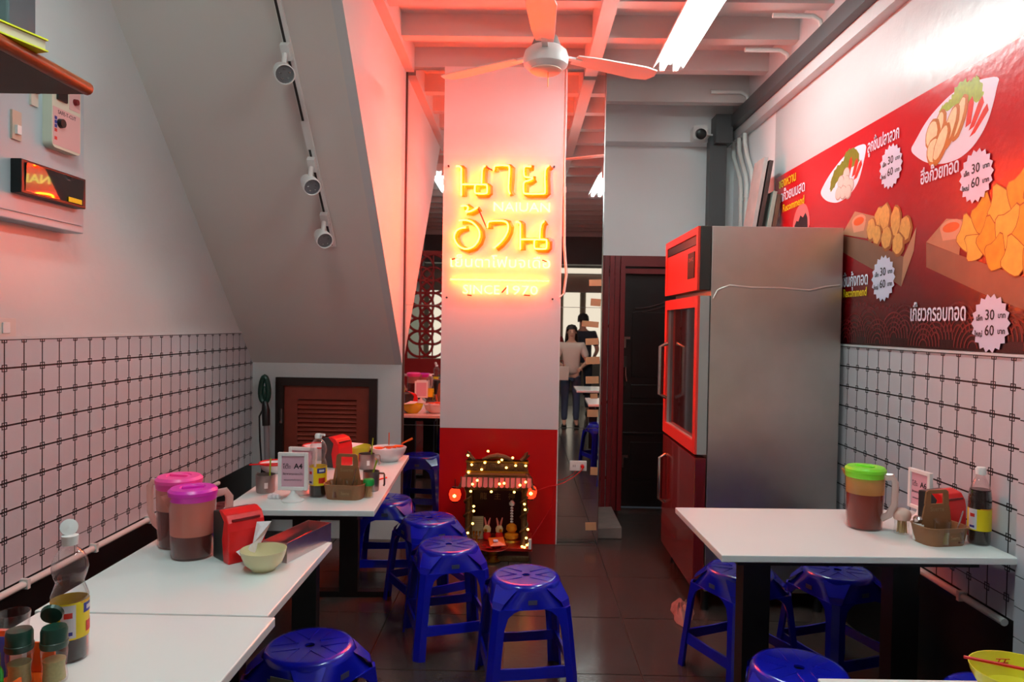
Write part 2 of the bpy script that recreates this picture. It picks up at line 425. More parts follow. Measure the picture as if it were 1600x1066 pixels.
MB().tube(pts, .007, 6).tube([(p[0], p[1], p[2] - .03) for p in pts[:8]], .005, 6).build('arch_moulding', pm('worn lacquer edge', (66, 52, 52), .25), d2, True)
MB().box(.81, 5.80, -.005, 1.48, 5.84, .02).build('threshold', silver, d2)
MB().box(.825, 5.80, 1.02, .855, 5.83, 1.26).build('lock_plate', steel_d, d2)
MB().tube([(.84, 5.81, 1.17), (.84, 5.77, 1.17), (.84, 5.765, 1.12), (.85, 5.765, 1.06)], .01, 8).build('door_handle', silver, d2, True)
MB().box(.80, 5.79, 1.40, .88, 5.805, 1.42).box(.83, 5.785, 1.33, .845, 5.80, 1.42).build('slide_bolt', silver, d2)
MB().box(.80, 5.79, .44, .88, 5.805, .46).box(.83, 5.785, .36, .845, 5.80, .46).build('slide_bolt', silver, d2)
gate = thing('folding_gate', 'dark red folding metal gate bunched beside the black door', 'gate', (.6, 5.62, 0))
for k in range(5):
    MB().box(k * .042, -.015 + .02 * (k % 2), .05, k * .042 + .036, .02 + .02 * (k % 2), 2.05).build('gate_bar', door_red, gate)
for k in range(4):
    for z in (.3, .9, 1.5, 1.9):
        MB().obox((k * .042 + .03, .012, z), (.052, .006, .02), Matrix.Rotation(.5 * (-1) ** k, 3, 'Y')).build('gate_link', door_red, gate)
st = tag(MB().prism([(.555, 0), (.73, 0), (.73, .085), (.555, .075)], 'y', 5.02, 5.60).build('concrete_step', pm('stained concrete', (120, 104, 98), .7, var=.4, scale=8), None, bevel=.006),
         'low worn concrete curb by the foot of the mirror edge', 'curb')
# steel post, channel, conduits, camera
post = struct(MB().box(1.445, 5.62, 0, 1.575, 5.72, 3.0).build('trim_5', grey_beam))
struct(MB().box(1.47, 5.55, 2.93, 1.60, 5.72, 3.15).build('trim_6', grey_beam))
struct(MB().box(1.585, YF, 3.05, 1.592, 5.66, 3.144).box(1.592, YF, 3.137, 1.64, 5.66, 3.144).box(1.592, YF, 3.05, 1.64, 5.66, 3.057).build('trim_7', grey_beam))
for k, (yy, dz) in enumerate(((5.72, 0), (5.58, .02), (5.44, .04))):
    pts = [(1.655, yy, 3.04 + dz), (1.66, yy, 2.86 + dz), (1.672, yy - .02, 2.80), (1.675, yy - .13, 2.66), (1.678, yy - .15, 2.58), (1.678, yy - .15, 1.2)]
    c = tag(MB().tube(pts, .017, 10).build('wall_conduit', conduit_m, None, True), ['leftmost', 'middle', 'rightmost'][k] + ' of three bent white conduits on wall behind the fridge', 'conduit', 'bent conduits behind the fridge')
    for zz in (2.5, 2.2): MB().lathe([(.022, -.01), (.022, .01)], 10, (1.678, yy - .15, zz)).build('coupling', conduit_m, c, True)
for k, yy in enumerate((4.47, 3.98, 5.26)):
    tag(MB().tube([(1.35, yy, 3.225), (1.57, yy, 3.225), (1.61, yy, 3.2), (1.622, yy, 3.15), (1.622, yy, 3.13)] , .014, 8).build('ceiling_conduit', conduit_m, None, True),
        ['white elbow conduit on the middle ceiling joist above the channel', 'white elbow conduit on the nearest visible joist above the channel', 'white elbow conduit by the back beam above the camera'][k], 'conduit', 'elbow conduits above the grey channel')
cc = thing('security_camera', 'white cube security camera with black lens by the grey post', 'security camera', (1.36, 5.62, 3.02))
MB().prism(rsq(.055, .055, .02), 'y', -.03, .075).build('housing', white_p, cc, True)
MB().lathe([(.0, .0), (.036, 0), (.04, -.02), (.04, -.055), (.03, -.062), (0, -.062)], 16, (-.005, -.03, -.01), R=Matrix.Rotation(-PI / 2 + .35, 3, 'X')).build('lens', black, cc, True)
MB().tube([(.03, .03, 0), (.11, .03, -.005)], .008, 8).build('bracket', white_p, cc, True)

# ------------------------------------------------------------------ shop front behind the camera
struct(MB().box(XL, YF - .15, 3.18, XR + .1, YF, ZC).build('wall_front', plaster))
struct(MB().box(XL, YF - .3, 2.66, XR + .1, YF - .02, 3.18).build('trim_8', grey_beam))
tag(MB().box(-1.2, YF - .18, 2.50, XR, YF - .14, 2.60).build('light_strip', street_m), 'glowing white light strip under the shutter box', 'light strip')
struct(MB().box(XL, YF - .24, 2.14, XR + .1, YF - .2, 2.48).build('trim_9', pm('beige fascia', (150, 136, 122), .6)))
sf = thing('shop_window', 'bright lit shop windows across the street', 'shop window', (0, -6.6, 0))
MB().box(-3.4, -.3, -.05, 3.6, -.2, 3.6).build('facade', pm('beige street facade', (150, 132, 110), .8), sf)
for k in range(13):
    if k in (5,): continue
    MB().box(-3.2 + k * .52, -.2, .7, -2.82 + k * .52, -.18, 2.3).build('lit_pane', street_m, sf)
MB().box(-.60, -.19, .9, -.22, -.17, 1.9).build('green_sign', street_g, sf)
struct(MB().box(-6, -7.2, -.08, 6, YF - 3.4, -.02).build('floor_street', pm('street asphalt', (60, 58, 58), .7, var=.2)))
# red lattice screen
ls = thing('lattice_screen', 'red wooden lattice screen of interlocking circles at the shop front', 'screen', (-1.5, -1.35, 0))
red_w = pm('red lacquered wood', (150, 18, 18), .4)
MB().box(-.34, -.03, 0, .34, .03, .95).build('lower_panel', red_w, ls)
for a, b in ((-.34, -.30), (.30, .34)): MB().box(a, -.03, .95, b, .03, 2.62).build('post', red_w, ls)
MB().box(-.34, -.03, 2.58, .34, .03, 2.64).build('top_rail', red_w, ls)
rg = MB().tube(arc((0, 0), .205, 0, 2 * PI, 24)[:-1], .021, 6, closed=True).mesh('lattice_ring', red_w)
for i in (1, 2):
    for j in range(1, 8):
        link('lattice_ring', rg, ls, (-.30 + .2 * i, 0, .98 + .2 * j))
for i in range(4): MB().box(-.31 + .2 * i, -.012, .95, -.29 + .2 * i, .012, 2.6).build('lattice_bar', red_w, ls)

# ------------------------------------------------------------------ fluorescent battens
def batten(label, x, y0, y1):
    t = thing('tube_light', label, 'tube light', (x, (y0 + y1) / 2, 3.243), 0, 'twin fluorescent tube lights')
    h = (y1 - y0) / 2
    MB().prism([(-.05, 0), (.05, 0), (.05, -.045), (.098, -.105), (.094, -.108), (.045, -.052), (.018, -.085), (-.018, -.085), (-.045, -.052), (-.094, -.108), (-.098, -.105), (-.05, -.045)], 'y', -h, h).build('reflector_housing', white_p, t)
    for sx in (-.042, .042):
        MB().tube([(sx, -h + .03, -.115), (sx, h - .03, -.115)], .018, 10).build('tube', tube_m, t, True)
        for e in (-1, 1):
            MB().box(sx - .014, e * (h - .015) - .012, -.132, sx + .014, e * (h - .015) + .012, -.05).build('lamp_holder', white_p, t)
    return t
batten('lit twin fluorescent tube above the fridge passage', .895, 3.38, 4.55)
batten('lit twin fluorescent tube seen in the right mirror', .895, .90, 2.05)
batten('lit twin fluorescent tube seen in the left mirror', -.93, .90, 2.05)

# ------------------------------------------------------------------ neon sign on the column
ns = thing('neon_sign', 'glowing yellow neon lettering sign on the white column', 'neon sign', (0, 0, 0))
S = .862 / 1421.0
def npt(u, v, y):                       # sign drawing units to metres
    a, b = u + .0165 * v, v - .0165 * u
    return (-.603 + a * S, y, 2.608 - b * S)
def smooth_path(p, it=2):
    for _ in range(it):
        q = [p[0]]
        for a, b in zip(p[:-1], p[1:]):
            q += [(a[0] * .75 + b[0] * .25, a[1] * .75 + b[1] * .25), (a[0] * .25 + b[0] * .75, a[1] * .25 + b[1] * .75)]
        p = q + [p[-1]]
    return p
letters = [
    [[(235, 80), (270, 80), (290, 95), (290, 130), (290, 400)], [(290, 280), (560, 280), (578, 290), (578, 370), (565, 382), (455, 382), (440, 368), (440, 296), (452, 283)], [(515, 268), (520, 130), (528, 95), (555, 75)]],
    [[(650, 125), (655, 82), (680, 70), (805, 70), (826, 84), (822, 180), (810, 340), (830, 388)]],
    [[(1065, 85), (1000, 80), (984, 92), (984, 180), (1000, 203), (1085, 205)], [(1085, 215), (1040, 240), (992, 250), (980, 270), (980, 375), (1000, 386), (1210, 386), (1222, 375), (1216, 200), (1222, 105), (1260, 75)]],
    [[(285, 520), (340, 512), (368, 530), (360, 562), (330, 585), (380, 582), (430, 560), (470, 535)]],
    [[(265, 680), (340, 672), (400, 690), (450, 730), (490, 790), (495, 850), (470, 920), (420, 975), (340, 1000), (270, 975), (225, 920), (205, 860), (225, 800), (270, 765), (340, 755)]],
    [[(580, 760), (582, 705), (605, 685), (740, 682), (795, 695), (814, 740), (805, 800), (770, 870), (710, 940), (650, 985)]],
    [[(895, 695), (925, 697), (945, 712), (945, 740), (945, 1000)], [(945, 890), (1225, 890), (1240, 902), (1238, 983), (1222, 996), (1115, 996), (1100, 983), (1100, 903), (1113, 893)], [(1160, 880), (1165, 780), (1178, 712), (1210, 690)]],
]
for L in letters:
    nb = MB(); bk = MB()
    for stx in L:
        p = smooth_path(stx)
        nb.tube([npt(u, v, 4.822) for u, v in p], .0052, 8)
        bk.tube([npt(u + 34, v + 8, 4.852) for u, v in stx], .018, 4, flat=.008)
    lt = nb.build('neon_letter', neon_m, ns, True)
    bk.build('letter_backing', neon_back, ns)
MB().tube([npt(167, 1333 - 1, 4.83), npt(1262, 1350, 4.83)], .0055, 8).build('neon_underline', neon_m, ns, True)
def ntext(body, u0, u1, v, size):
    a = npt((u0 + u1) / 2, v, 4.832)
    text('neon_lettering', body, size, neon_w, ns, a, FRONT, width=(u1 - u0) * S, ext=.004)
ntext('NAIUAN', 650, 1275, 535, .088)
ntext('เย็นตาโฟบจเดือ', 165, 1275, 1150, .098)
ntext('SINCE', 305, 715, 1450, .086); ntext('1970', 775, 1125, 1457, .086)
for u0, v0, u1, v1 in ((478, 545, 575, 770), (570, 90, 640, 125), (740, 1480, 795, 1420), (355, 1505, 405, 1512), (985, 1507, 1055, 1512), (180, 1110, 220, 1100), (1190, 1120, 1240, 1135)):
    MB().tube([npt(u0, v0, 4.826), npt(u1, v1, 4.826)], .0045, 6).build('blackout_piece', pm('blackout paint', (120, 30, 12), .5), ns)
MB().box(-.53, 4.858, 1.61, .245, 4.862, 2.645).build('acrylic_sheet', acrylic, ns)
for x, z in ((-.515, 2.57), (.20, 2.575), (-.515, 1.68), (.205, 1.68)):
    MB().tube([(x, 4.868, z), (x, 4.848, z)], .007, 8).build('standoff_screw', steel_d, ns, True)
pts = [(.275, 4.86, 3.23), (.276, 4.86, 2.9), (.272, 4.86, 2.6), (.279, 4.86, 2.3), (.282, 4.86, 2.05), (.30, 4.86, 1.85), (.285, 4.86, 1.72), (.25, 4.86, 1.69)]
hc = tag(MB().tube(smooth_path([(p[0], p[2]) for p in pts], 0) and pts, .006, 6).build('hanging_cord', white_p, None, True), 'white cord hanging down the right side of the column', 'cord')
MB().box(.268, 4.852, 2.40, .284, 4.868, 2.44).build('inline_switch', white_p, hc)

# ------------------------------------------------------------------ ceiling fan
fan = thing('ceiling_fan', 'white three bladed ceiling fan hanging from the ceiling', 'ceiling fan', (.10, 3.7, ZC))
MB().lathe([(.0, 0), (.06, 0), (.055, -.05), (.03, -.08), (0, -.08)], 20).build('canopy', white_p, fan, True)
MB().tube([(0, 0, -.06), (0, 0, -.42)], .012, 10).build('down_rod', white_p, fan, True)
MB().lathe([(.0, -.36), (.03, -.37), (.06, -.40), (.075, -.44), (.075, -.455)], 24).build('motor_cover', pm('grey fan metal', (130, 128, 126), .4), fan, True)
MB().lathe([(.0, -.452), (.085, -.455), (.108, -.475), (.118, -.51), (.112, -.545), (.088, -.565), (.08, -.568)], 28).build('motor_housing', white_p, fan, True)
MB().lathe([(.082, -.566), (.082, -.572), (.07, -.580), (.0, -.588)], 28).build('bottom_cap', pm('warm white cap', (240, 214, 196), .4), fan, True)
MB().tube([(.012, -.02, -.585), (.012, -.02, -.66)], .002, 6).build('pull_chain', gold, fan)
for a in (26, 146, 266):
    R = Matrix.Rotation(math.radians(a), 4, 'Z')
    bl = MB().prism([(.17, -.045), (.3, -.06), (.58, -.07), (.66, -.055), (.68, 0), (.66, .055), (.58, .07), (.3, .055), (.17, .045)], 'z', -.004, .004)
    bl.xf(R @ Matrix.Translation((0, 0, -.485)) @ Matrix.Rotation(math.radians(-7), 4, 'X')).build('blade', pm('white fan blade', (230, 214, 208), .4), fan, bevel=.002)
    MB().obox((.15, 0, -.485), (.12, .03, .012)).xf(R).build('blade_iron', white_p, fan)

# ------------------------------------------------------------------ track lights on the soffit
sq = math.sqrt(.5)
def on_soffit(x, s, h):                 # s metres down the slope from y=2.73, h out of it
    return Vector((x, 2.73 + s * sq - h * sq, ZC - s * sq - h * sq))
tr = thing('light_track', 'white ceiling track running down the sloped stair soffit', 'light track', (0, 0, 0))
Rs = Matrix.Rotation(math.radians(-45), 3, 'X')
s0, s1 = .2, 2.02
c = on_soffit(-1.105, (s0 + s1) / 2, .010); MB().obox(c, (.034, s1 - s0, .018), Rs).build('rail', white_p, tr)
c = on_soffit(-1.112, (s0 + s1) / 2, .0195); MB().obox(c, (.012, s1 - s0 - .02, .002), Rs).build('rail_slot', steel_d, tr)
c = on_soffit(-1.105, 1.30, .018); MB().obox(c, (.036, .16, .012), Rs).build('rail_joiner', white_p, tr)
def spot(label, s, aim):
    t = thing('track_spotlight', label, 'spotlight', on_soffit(-1.11, s, .02), 0, 'track spotlights')
    MB().obox(Vector((0, -.012, -.012)), (.04, .075, .03), Rs).build('adapter', white_p, t)
    MB().tube([(0, -.03, -.03), (.002, -.05, -.085)], .012, 8).build('stem', white_p, t, True)
    R = Vector((0, 0, -1)).rotation_difference(Vector(aim)).to_matrix(); c0 = Vector((0, -.055, -.12))
    MB().lathe([(0, .055), (.034, .05), (.036, .02), (.044, .0), (.046, -.05), (.042, -.052), (.040, -.04)], 20, c0, R=R).build('head', white_p, t, True)
    MB().lathe([(0, -.036), (.040, -.038), (.040, -.044)], 20, c0, R=R).build('lens', pm('grey lens', (128, 128, 130), .3, .4), t, True)
    for k in range(5):
        q = c0 + R @ Vector((.022 * math.cos(k * 1.257), .022 * math.sin(k * 1.257), -.045))
        MB().lathe([(0, -.004), (.008, 0), (0, .004)], 8, q).build('led', silver, t, True)
spot('uppermost white spotlight on the soffit track', .86, (.45, -.75, -.5))
spot('middle white spotlight on the soffit track', 1.46, (.5, -.7, -.5))
spot('lowest white spotlight on the soffit track', 1.81, (.5, -.75, -.45))

# ------------------------------------------------------------------ breaker panel, shelf
bp = thing('breaker_panel', 'pale grey electric breaker cabinet on the left wall', 'electrical panel', (XL, 2.64, 1.84))
MB().box(0, -.34, 0, .08, .235, .625).build('cabinet', panel_m, bp, bevel=.004)
MB().box(.08, -.32, .028, .086, .215, .60).build('door', panel_m, bp, bevel=.002)
mt = MB().box(.086, -.19, .09, .125, .175, .208).build('digital_meter', black, bp, bevel=.003)
MB().box(-.0006, -.163, -.049, .0012, .163, .049).xf(Matrix.Translation((.1275, -.008, .149)) @ Matrix.Rotation(math.radians(2.6), 4, 'Y')).build('meter_window', pm('dark meter glass', (26, 8, 10), .03, coat=1.0), mt)
MB().box(.129, .06, .102, .1315, .14, .120).build('meter_sticker', label_y, mt)
el = MB().prism([(p[0], p[1]) for p in rsq(.085, .155, .02, cx=.06, cy=.445)], 'x', .086, .122).build('circuit_breaker', pm('cream plastic', (206, 206, 186), .4), bp, True)
MB().box(.122, .0, .47, .130, .055, .57).box(.13, .02, .50, .145, .04, .53).build('breaker_toggle', black, el)
MB().box(.122, -.02, .30, .1228, .14, .44).box(.122, .075, .455, .1228, .14, .58).build('printed_face', pm('pink tinted print', (214, 170, 168), .5), el)
MB().lathe([(0, 0), (.018, 0), (.016, .014), (0, .014)], 12, (.1228, .02, .385), R=Matrix.Rotation(PI / 2, 3, 'Y')).build('breaker_dial', black, el, True)
for z in (.49, .545): MB().lathe([(0, 0), (.013, 0), (.011, .012), (0, .012)], 12, (.1228, .108, z), R=Matrix.Rotation(PI / 2, 3, 'Y')).build('test_button', pm('dark red button', (120, 16, 20), .4), el, True)
text('printed_mark', 'SAFE-T-CUT', .02, ink, el, (.1232, .06, .425), ONLEFT, ext=.0002)
for z, c in ((.40, label_b), (.385, label_b), (.37, label_b), (.355, label_r), (.325, label_r)): MB().box(.1229, -.012, z - .006, .1234, .002, z + .006).build('printed_mark', c, el)
sw = MB().box(.086, -.19, .275, .094, -.145, .375).build('isolator_switch', pm('beige switch', (196, 178, 160), .5), bp)
MB().box(.094, -.178, .295, .104, -.158, .325).build('lever', white_p, sw)
sw = MB().box(.086, -.095, .42, .094, -.058, .53).build('isolator_switch', pm('beige switch b', (206, 200, 186), .5), bp)
MB().box(.094, -.085, .465, .108, -.07, .49).build('lever', pm('brown lever', (90, 40, 30), .5), sw)
sh = thing('wall_shelf', 'brown wooden wall shelf with rounded edge over the breaker cabinet', 'shelf', (XL, 2.2, 2.19))
MB().box(0, -1.2, 0, .495, 0, .032).build('board', wood_dk, sh)
MB().tube([(.505, -1.2, .018), (.505, .004, .018)], .02, 12).build('edge_nosing', wood_shelf, sh, True)
for yy in (-.25, -.9): MB().prism([(0, -.16), (.02, -.16), (.36, -.02), (.36, 0), (0, 0)], 'y', yy - .012, yy + .012).build('bracket', wood_dk, sh)
bkf = thing('plastic_folder', 'lime yellow file folder lying on the wooden wall shelf', 'folder', (-1.47, 1.94, 2.2225), math.radians(-16))
MB().box(-.16, -.30, 0, .16, .05, .004).box(-.16, -.30, .03, .16, .05, .034).build('cover', pm('lime vinyl', (206, 214, 20), .35), bkf)
MB().box(-.155, -.295, .005, .155, .045, .029).build('paper_stack', pm('paper edges', (190, 180, 150), .8), bkf)
tag(MB().box(-1.84, 2.07, 2.2225, -1.505, 2.19, 2.75).build('storage_box', pm('dark slate plastic', (62, 78, 84), .5, var=.1), None, bevel=.006), 'dark slate grey box standing on the wall shelf', 'box')
swp = tag(MB().box(XL, 2.44, 1.425, XL + .012, 2.585, 1.495).build('light_switch', pm('ivory switch plate', (214, 206, 200), .4), None, bevel=.003), 'ivory switch plate just above the left tiles', 'light switch')
for yy in (2.47, 2.53): MB().box(XL + .012, yy - .018, 1.44, XL + .017, yy + .018, 1.48).build('rocker', white_p, swp, bevel=.002)

# ------------------------------------------------------------------ fridge
fr = thing('upright_fridge', 'tall stainless fridge with red framed glass door', 'refrigerator', (0, 0, 0))
Y0, Y1 = 3.75, 4.60
MB().box(.985, Y0, .11, 1.668, Y1, 2.035).build('cabinet', steel, fr, bevel=.004)
hd = MB().box(.927, Y0, 1.70, .983, Y1, 2.035).build('header', steel_d, fr, bevel=.003)
MB().box(.915, Y0 + .01, 1.70, .927, Y0 + .05, 2.035).box(.915, Y1 - .05, 1.70, .927, Y1, 2.035).box(.915, Y0 + .05, 1.995, .927, Y1 - .05, 2.035)\
    .box(.915, Y0 + .05, 1.70, .927, Y1 - .05, 1.735).build('header_frame', fridge_red, hd)
MB().box(.92, Y0 + .05, 1.735, .928, Y1 - .05, 1.94).build('header_plate', fridge_red, hd)
MB().box(.916, Y0 + .09, 1.77, .92, Y0 + .24, 1.91).build('control_display', black, hd)
text('display_mark', 'ON 4°C', .03, pm('pale print', (200, 120, 120), .5), hd, (.9155, Y0 + .165, 1.87), ONRIGHT, ext=.0002)
MB().box(.92, Y0 + .05, 1.945, .975, Y1 - .05, 1.99).build('vent_slot', steel_d, hd)
MB().tube([(1.0, Y0, 1.655), (1.02, Y0, 1.70), (1.08, Y0, 1.725), (1.2, Y0, 1.715), (1.35, Y0, 1.715), (1.5, Y0, 1.705), (1.58, Y0, 1.725), (1.655, Y0, 1.735)], .006, 8, flat=.0022).build('dented_crease', steel, fr, True)
ud = MB().box(.93, Y0, .835, .98, Y0 + .06, 1.67).box(.93, Y1 - .06, .835, .98, Y1, 1.67).box(.93, Y0 + .06, 1.61, .98, Y1 - .06, 1.67).box(.93, Y0 + .06, .835, .98, Y1 - .06, .90).build('glass_door', pm('grey door edge', (170, 168, 164), .4), fr)
MB().box(.918, Y0, .835, .93, Y0 + .06, 1.67).box(.918, Y1 - .06, .835, .93, Y1, 1.67).box(.918, Y0 + .06, 1.61, .93, Y1 - .06, 1.67).box(.918, Y0 + .06, .835, .93, Y1 - .06, .90).build('door_frame', fridge_red, ud)
MB().box(.945, Y0 + .06, .90, .953, Y1 - .06, 1.61).build('door_glass', tint_glass, ud)
MB().box(.980, Y0 + .005, .835, .986, Y1 - .005, 1.67).build('door_gasket', black, ud)
MB().tube([(.918, Y1 - .1, 1.06), (.875, Y1 - .1, 1.08), (.875, Y1 - .1, 1.38), (.918, Y1 - .1, 1.40)], .013, 10).build('door_handle', silver, ud, True)
ld = MB().box(.922, Y0, .12, .98, Y1, .815).build('lower_door', pm('maroon enamel', (110, 26, 24), .22, coat=.4), fr, bevel=.003)
MB().tube([(.922, Y1 - .1, .40), (.885, Y1 - .1, .42), (.885, Y1 - .1, .68), (.922, Y1 - .1, .70)], .012, 10).build('door_handle', silver, ld, True)
for k, zz in enumerate((1.05, 1.25, 1.45)):
    MB().box(.988, Y0 + .05, zz, 1.0, Y1 - .05, zz + .008).build('shelf_rim', silver, fr)
for xx in (1.0, 1.6):
    for yy in (Y0 + .05, Y1 - .05): MB().lathe([(0, 0), (.025, 0), (.02, .03), (.02, .11)], 12, (xx, yy, 0)).build('foot', black, fr, True)
rag = MB(); vs_, fs_ = [(.87, 3.72, .05)], []
for i in range(1, 8):
    for k in range(22):
        a, q_ = 2 * PI * k / 22, i / 7
        rr = q_ * (1 + .16 * math.sin(a * 3 + 1) + .08 * math.sin(a * 7))
        vs_.append((.865 + .058 * rr * math.cos(a) + .02 * math.sin(a), 3.72 + .15 * rr * math.sin(a), max(.002, .055 * (1 - q_ ** 2.5) + .016 * math.sin(a * 5 + i) * (1 - q_) + .010 * math.sin(a * 9) * q_ * (1 - q_) * 3)))
for k in range(22): fs_.append((0, 1 + k, 1 + (k + 1) % 22))
for i in range(6):
    for k in range(22): fs_.append((1 + i * 22 + k, 1 + i * 22 + 22 + k, 1 + i * 22 + 22 + (k + 1) % 22, 1 + i * 22 + (k + 1) % 22))
rag.add(vs_, fs_)
tag(rag.build('floor_rag', pm('crumpled pink rag', (150, 92, 84), .9, bump=.5, bscale=40), None, True), 'crumpled rag on the floor at the fridge corner', 'rag')
board_m = [pm('grey board face', (168, 160, 156), .6, var=.2), pm('dark board', (60, 44, 42), .6), pm('pale green grey board', (150, 156, 146), .6, var=.15), pm('brown board', (96, 66, 52), .6)]
for k, (xt, h, lb) in enumerate(((1.598, 2.62, 'tallest grey scuffed board behind the fridge'), (1.632, 2.60, 'dark edged tall board behind the fridge'), (1.662, 2.40, 'shorter pale green board behind the fridge'), (1.69, 2.38, 'shorter brown board nearest the poster'))):
    b = MB().box(-.013, 4.70, 0, .013, 4.90 - .03 * k, h / math.cos(.15)).xf(Matrix.Rotation(.15, 4, 'Y')).build('leaning_board', board_m[k], None, bevel=.001)
    b.location = (xt - math.tan(.15) * h - .022, 0, .002); tag(b, lb, 'board', 'boards leaning behind the fridge')

# ------------------------------------------------------------------ menu poster
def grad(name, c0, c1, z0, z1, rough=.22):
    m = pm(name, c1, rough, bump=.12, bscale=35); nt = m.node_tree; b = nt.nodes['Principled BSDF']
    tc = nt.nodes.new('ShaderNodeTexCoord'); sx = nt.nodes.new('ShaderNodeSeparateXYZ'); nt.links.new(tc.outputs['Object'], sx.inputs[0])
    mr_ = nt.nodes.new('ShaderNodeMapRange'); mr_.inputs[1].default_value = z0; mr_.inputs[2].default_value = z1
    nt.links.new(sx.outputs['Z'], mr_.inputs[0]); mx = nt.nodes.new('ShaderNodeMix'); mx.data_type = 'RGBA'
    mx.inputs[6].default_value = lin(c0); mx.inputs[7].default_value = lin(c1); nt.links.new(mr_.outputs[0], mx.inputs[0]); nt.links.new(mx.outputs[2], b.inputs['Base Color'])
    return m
poster = thing('menu_poster', 'large red menu poster with food pictures on the right wall', 'poster', (0, 0, 0))
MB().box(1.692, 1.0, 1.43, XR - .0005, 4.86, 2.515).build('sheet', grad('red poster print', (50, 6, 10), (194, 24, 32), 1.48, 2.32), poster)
LAY = [0]
def rnd(p, it=2):                       # rounded closed outline
    for _ in range(it):
        q = []
        for a, b in zip(p, p[1:] + p[:1]):
            q += [(a[0] * .75 + b[0] * .25, a[1] * .75 + b[1] * .25), (a[0] * .25 + b[0] * .75, a[1] * .25 + b[1] * .75)]
        p = q
    return p
def grow(p, k):
    cy, cz = sum(a[0] for a in p) / len(p), sum(a[1] for a in p) / len(p)
    return [(cy + (a[0] - cy) * k, cz + (a[1] - cz) * k) for a in p]
def flat(name, pts, mat, layer, parent=poster):
    LAY[0] += 1; x = 1.6918 - .0002 * layer - .00001 * LAY[0]
    if name in ('printed_plate', 'printed_lettuce', 'printed_glass', 'printed_wonton'): pts = rnd(pts, 1 if name == 'printed_wonton' else 2)
    if name == 'printed_lettuce': pts = [(p[0] + .006 * math.sin(i * 1.9), p[1] + .006 * math.cos(i * 2.3)) for i, p in enumerate(pts)]
    return MB().add([(x, p[0], p[1]) for p in pts], [tuple(range(len(pts)))]).build(name, mat, parent, fix=False)
def ell(cy, cz, ry, rz, n=18, wob=0.0, rot=0.0):
    out = []
    for k in range(n):
        a = 2 * PI * k / n; q = 1 + wob * math.sin(k * 2.7 + cy * 40); yy, zz = ry * math.cos(a) * q, rz * math.sin(a) * q
        out.append((cy + yy * math.cos(rot) - zz * math.sin(rot), cz + yy * math.sin(rot) + zz * math.cos(rot)))
    return out
P_white = pm('printed white', (232, 226, 240), .3); P_star = pm('printed lilac white', (214, 212, 232), .3); P_yel = pm('printed yellow', (236, 196, 20), .3)
P_green = pm('printed lettuce', (150, 176, 40), .35, var=.5, scale=45); P_dgreen = pm('printed herb', (120, 120, 30), .35, var=.4, scale=60)
P_meat = pm('printed fish cake', (240, 214, 168), .35, var=.2, scale=60); P_fry = pm('printed fried crust', (186, 112, 42), .35, var=.3, scale=70)
P_ball = pm('printed fish ball', (216, 196, 186), .35, var=.1, scale=50); P_chili = pm('printed chilli', (216, 40, 20), .35, var=.2, scale=60)
P_wood = pm('printed wood', (176, 122, 92), .4, var=.2, scale=14); P_wood2 = pm('printed wood shade', (130, 84, 64), .4, var=.2, scale=14)
P_nug = pm('printed nugget', (214, 160, 84), .35, var=.35, scale=45); P_dip = pm('printed dip', (222, 96, 40), .35); P_cup = pm('printed cup', (214, 150, 120), .35); P_chip = pm('printed wonton', (228, 150, 40), .35, var=.35, scale=26)
P_chipd = pm('printed wonton edge', (150, 74, 16), .35, var=.3, scale=30); P_chip2 = pm('printed wonton light', (238, 176, 70), .35, var=.3, scale=30); P_wave = pm('printed wave lines', (96, 18, 22), .3); P_dk = pm('printed jelly', (40, 30, 36), .4, var=.4, scale=90)
P_balld = pm('printed fish ball edge', (170, 140, 130), .35); P_fryd = pm('printed dark crust', (150, 84, 30), .35, var=.3, scale=70); P_pale = pm('printed glass', (226, 110, 110), .4); P_in = pm('printed plate shade', (206, 196, 216), .3)
for k in range(13):
    cy, cz = 3.75 - .12 * k + .03 * (k % 2), 1.44 + .03 * ((k * 7) % 3)
    for r in (.12, .098, .076, .054, .032):
        n = 16
        o_ = [(cy + r * math.cos(PI * i / n), cz + r * math.sin(PI * i / n)) for i in range(n + 1)]
        i_ = [(cy + (r - .008) * math.cos(PI * i / n), cz + (r - .008) * math.sin(PI * i / n)) for i in range(n + 1)]
        flat('wave_ring', o_ + i_[::-1], P_wave, 1)
pl1 = flat('printed_plate', [(4.118, 2.285), (4.077, 2.318), (3.996, 2.363), (3.907, 2.397), (3.813, 2.426), (3.723, 2.437), (3.671, 2.441), (3.577, 2.428), (3.586, 2.38), (3.613, 2.323), (3.643, 2.265), (3.693, 2.226), (3.763, 2.202), (3.846, 2.188), (3.915, 2.191), (4.018, 2.217), (4.084, 2.251)], P_white, 1)
flat('printed_lettuce', [(3.979, 2.254), (3.992, 2.301), (3.955, 2.355), (3.907, 2.388), (3.83, 2.396), (3.814, 2.439), (3.759, 2.446), (3.687, 2.433), (3.641, 2.377), (3.664, 2.334), (3.772, 2.358), (3.826, 2.328), (3.902, 2.301)], P_dgreen, 2)
for a, b in (((3.747, 2.385), (3.77, 2.324)), ((3.683, 2.363), (3.715, 2.304)), ((3.639, 2.345), (3.696, 2.284))):
    flat('printed_chilli', [(a[0] - .010, a[1] + .016), (a[0] - .022, a[1] - .012), (b[0] - .024, b[1] - .006), (b[0] + .014, b[1] - .012), (a[0] + .012, a[1] + .002)], P_chili, 3)
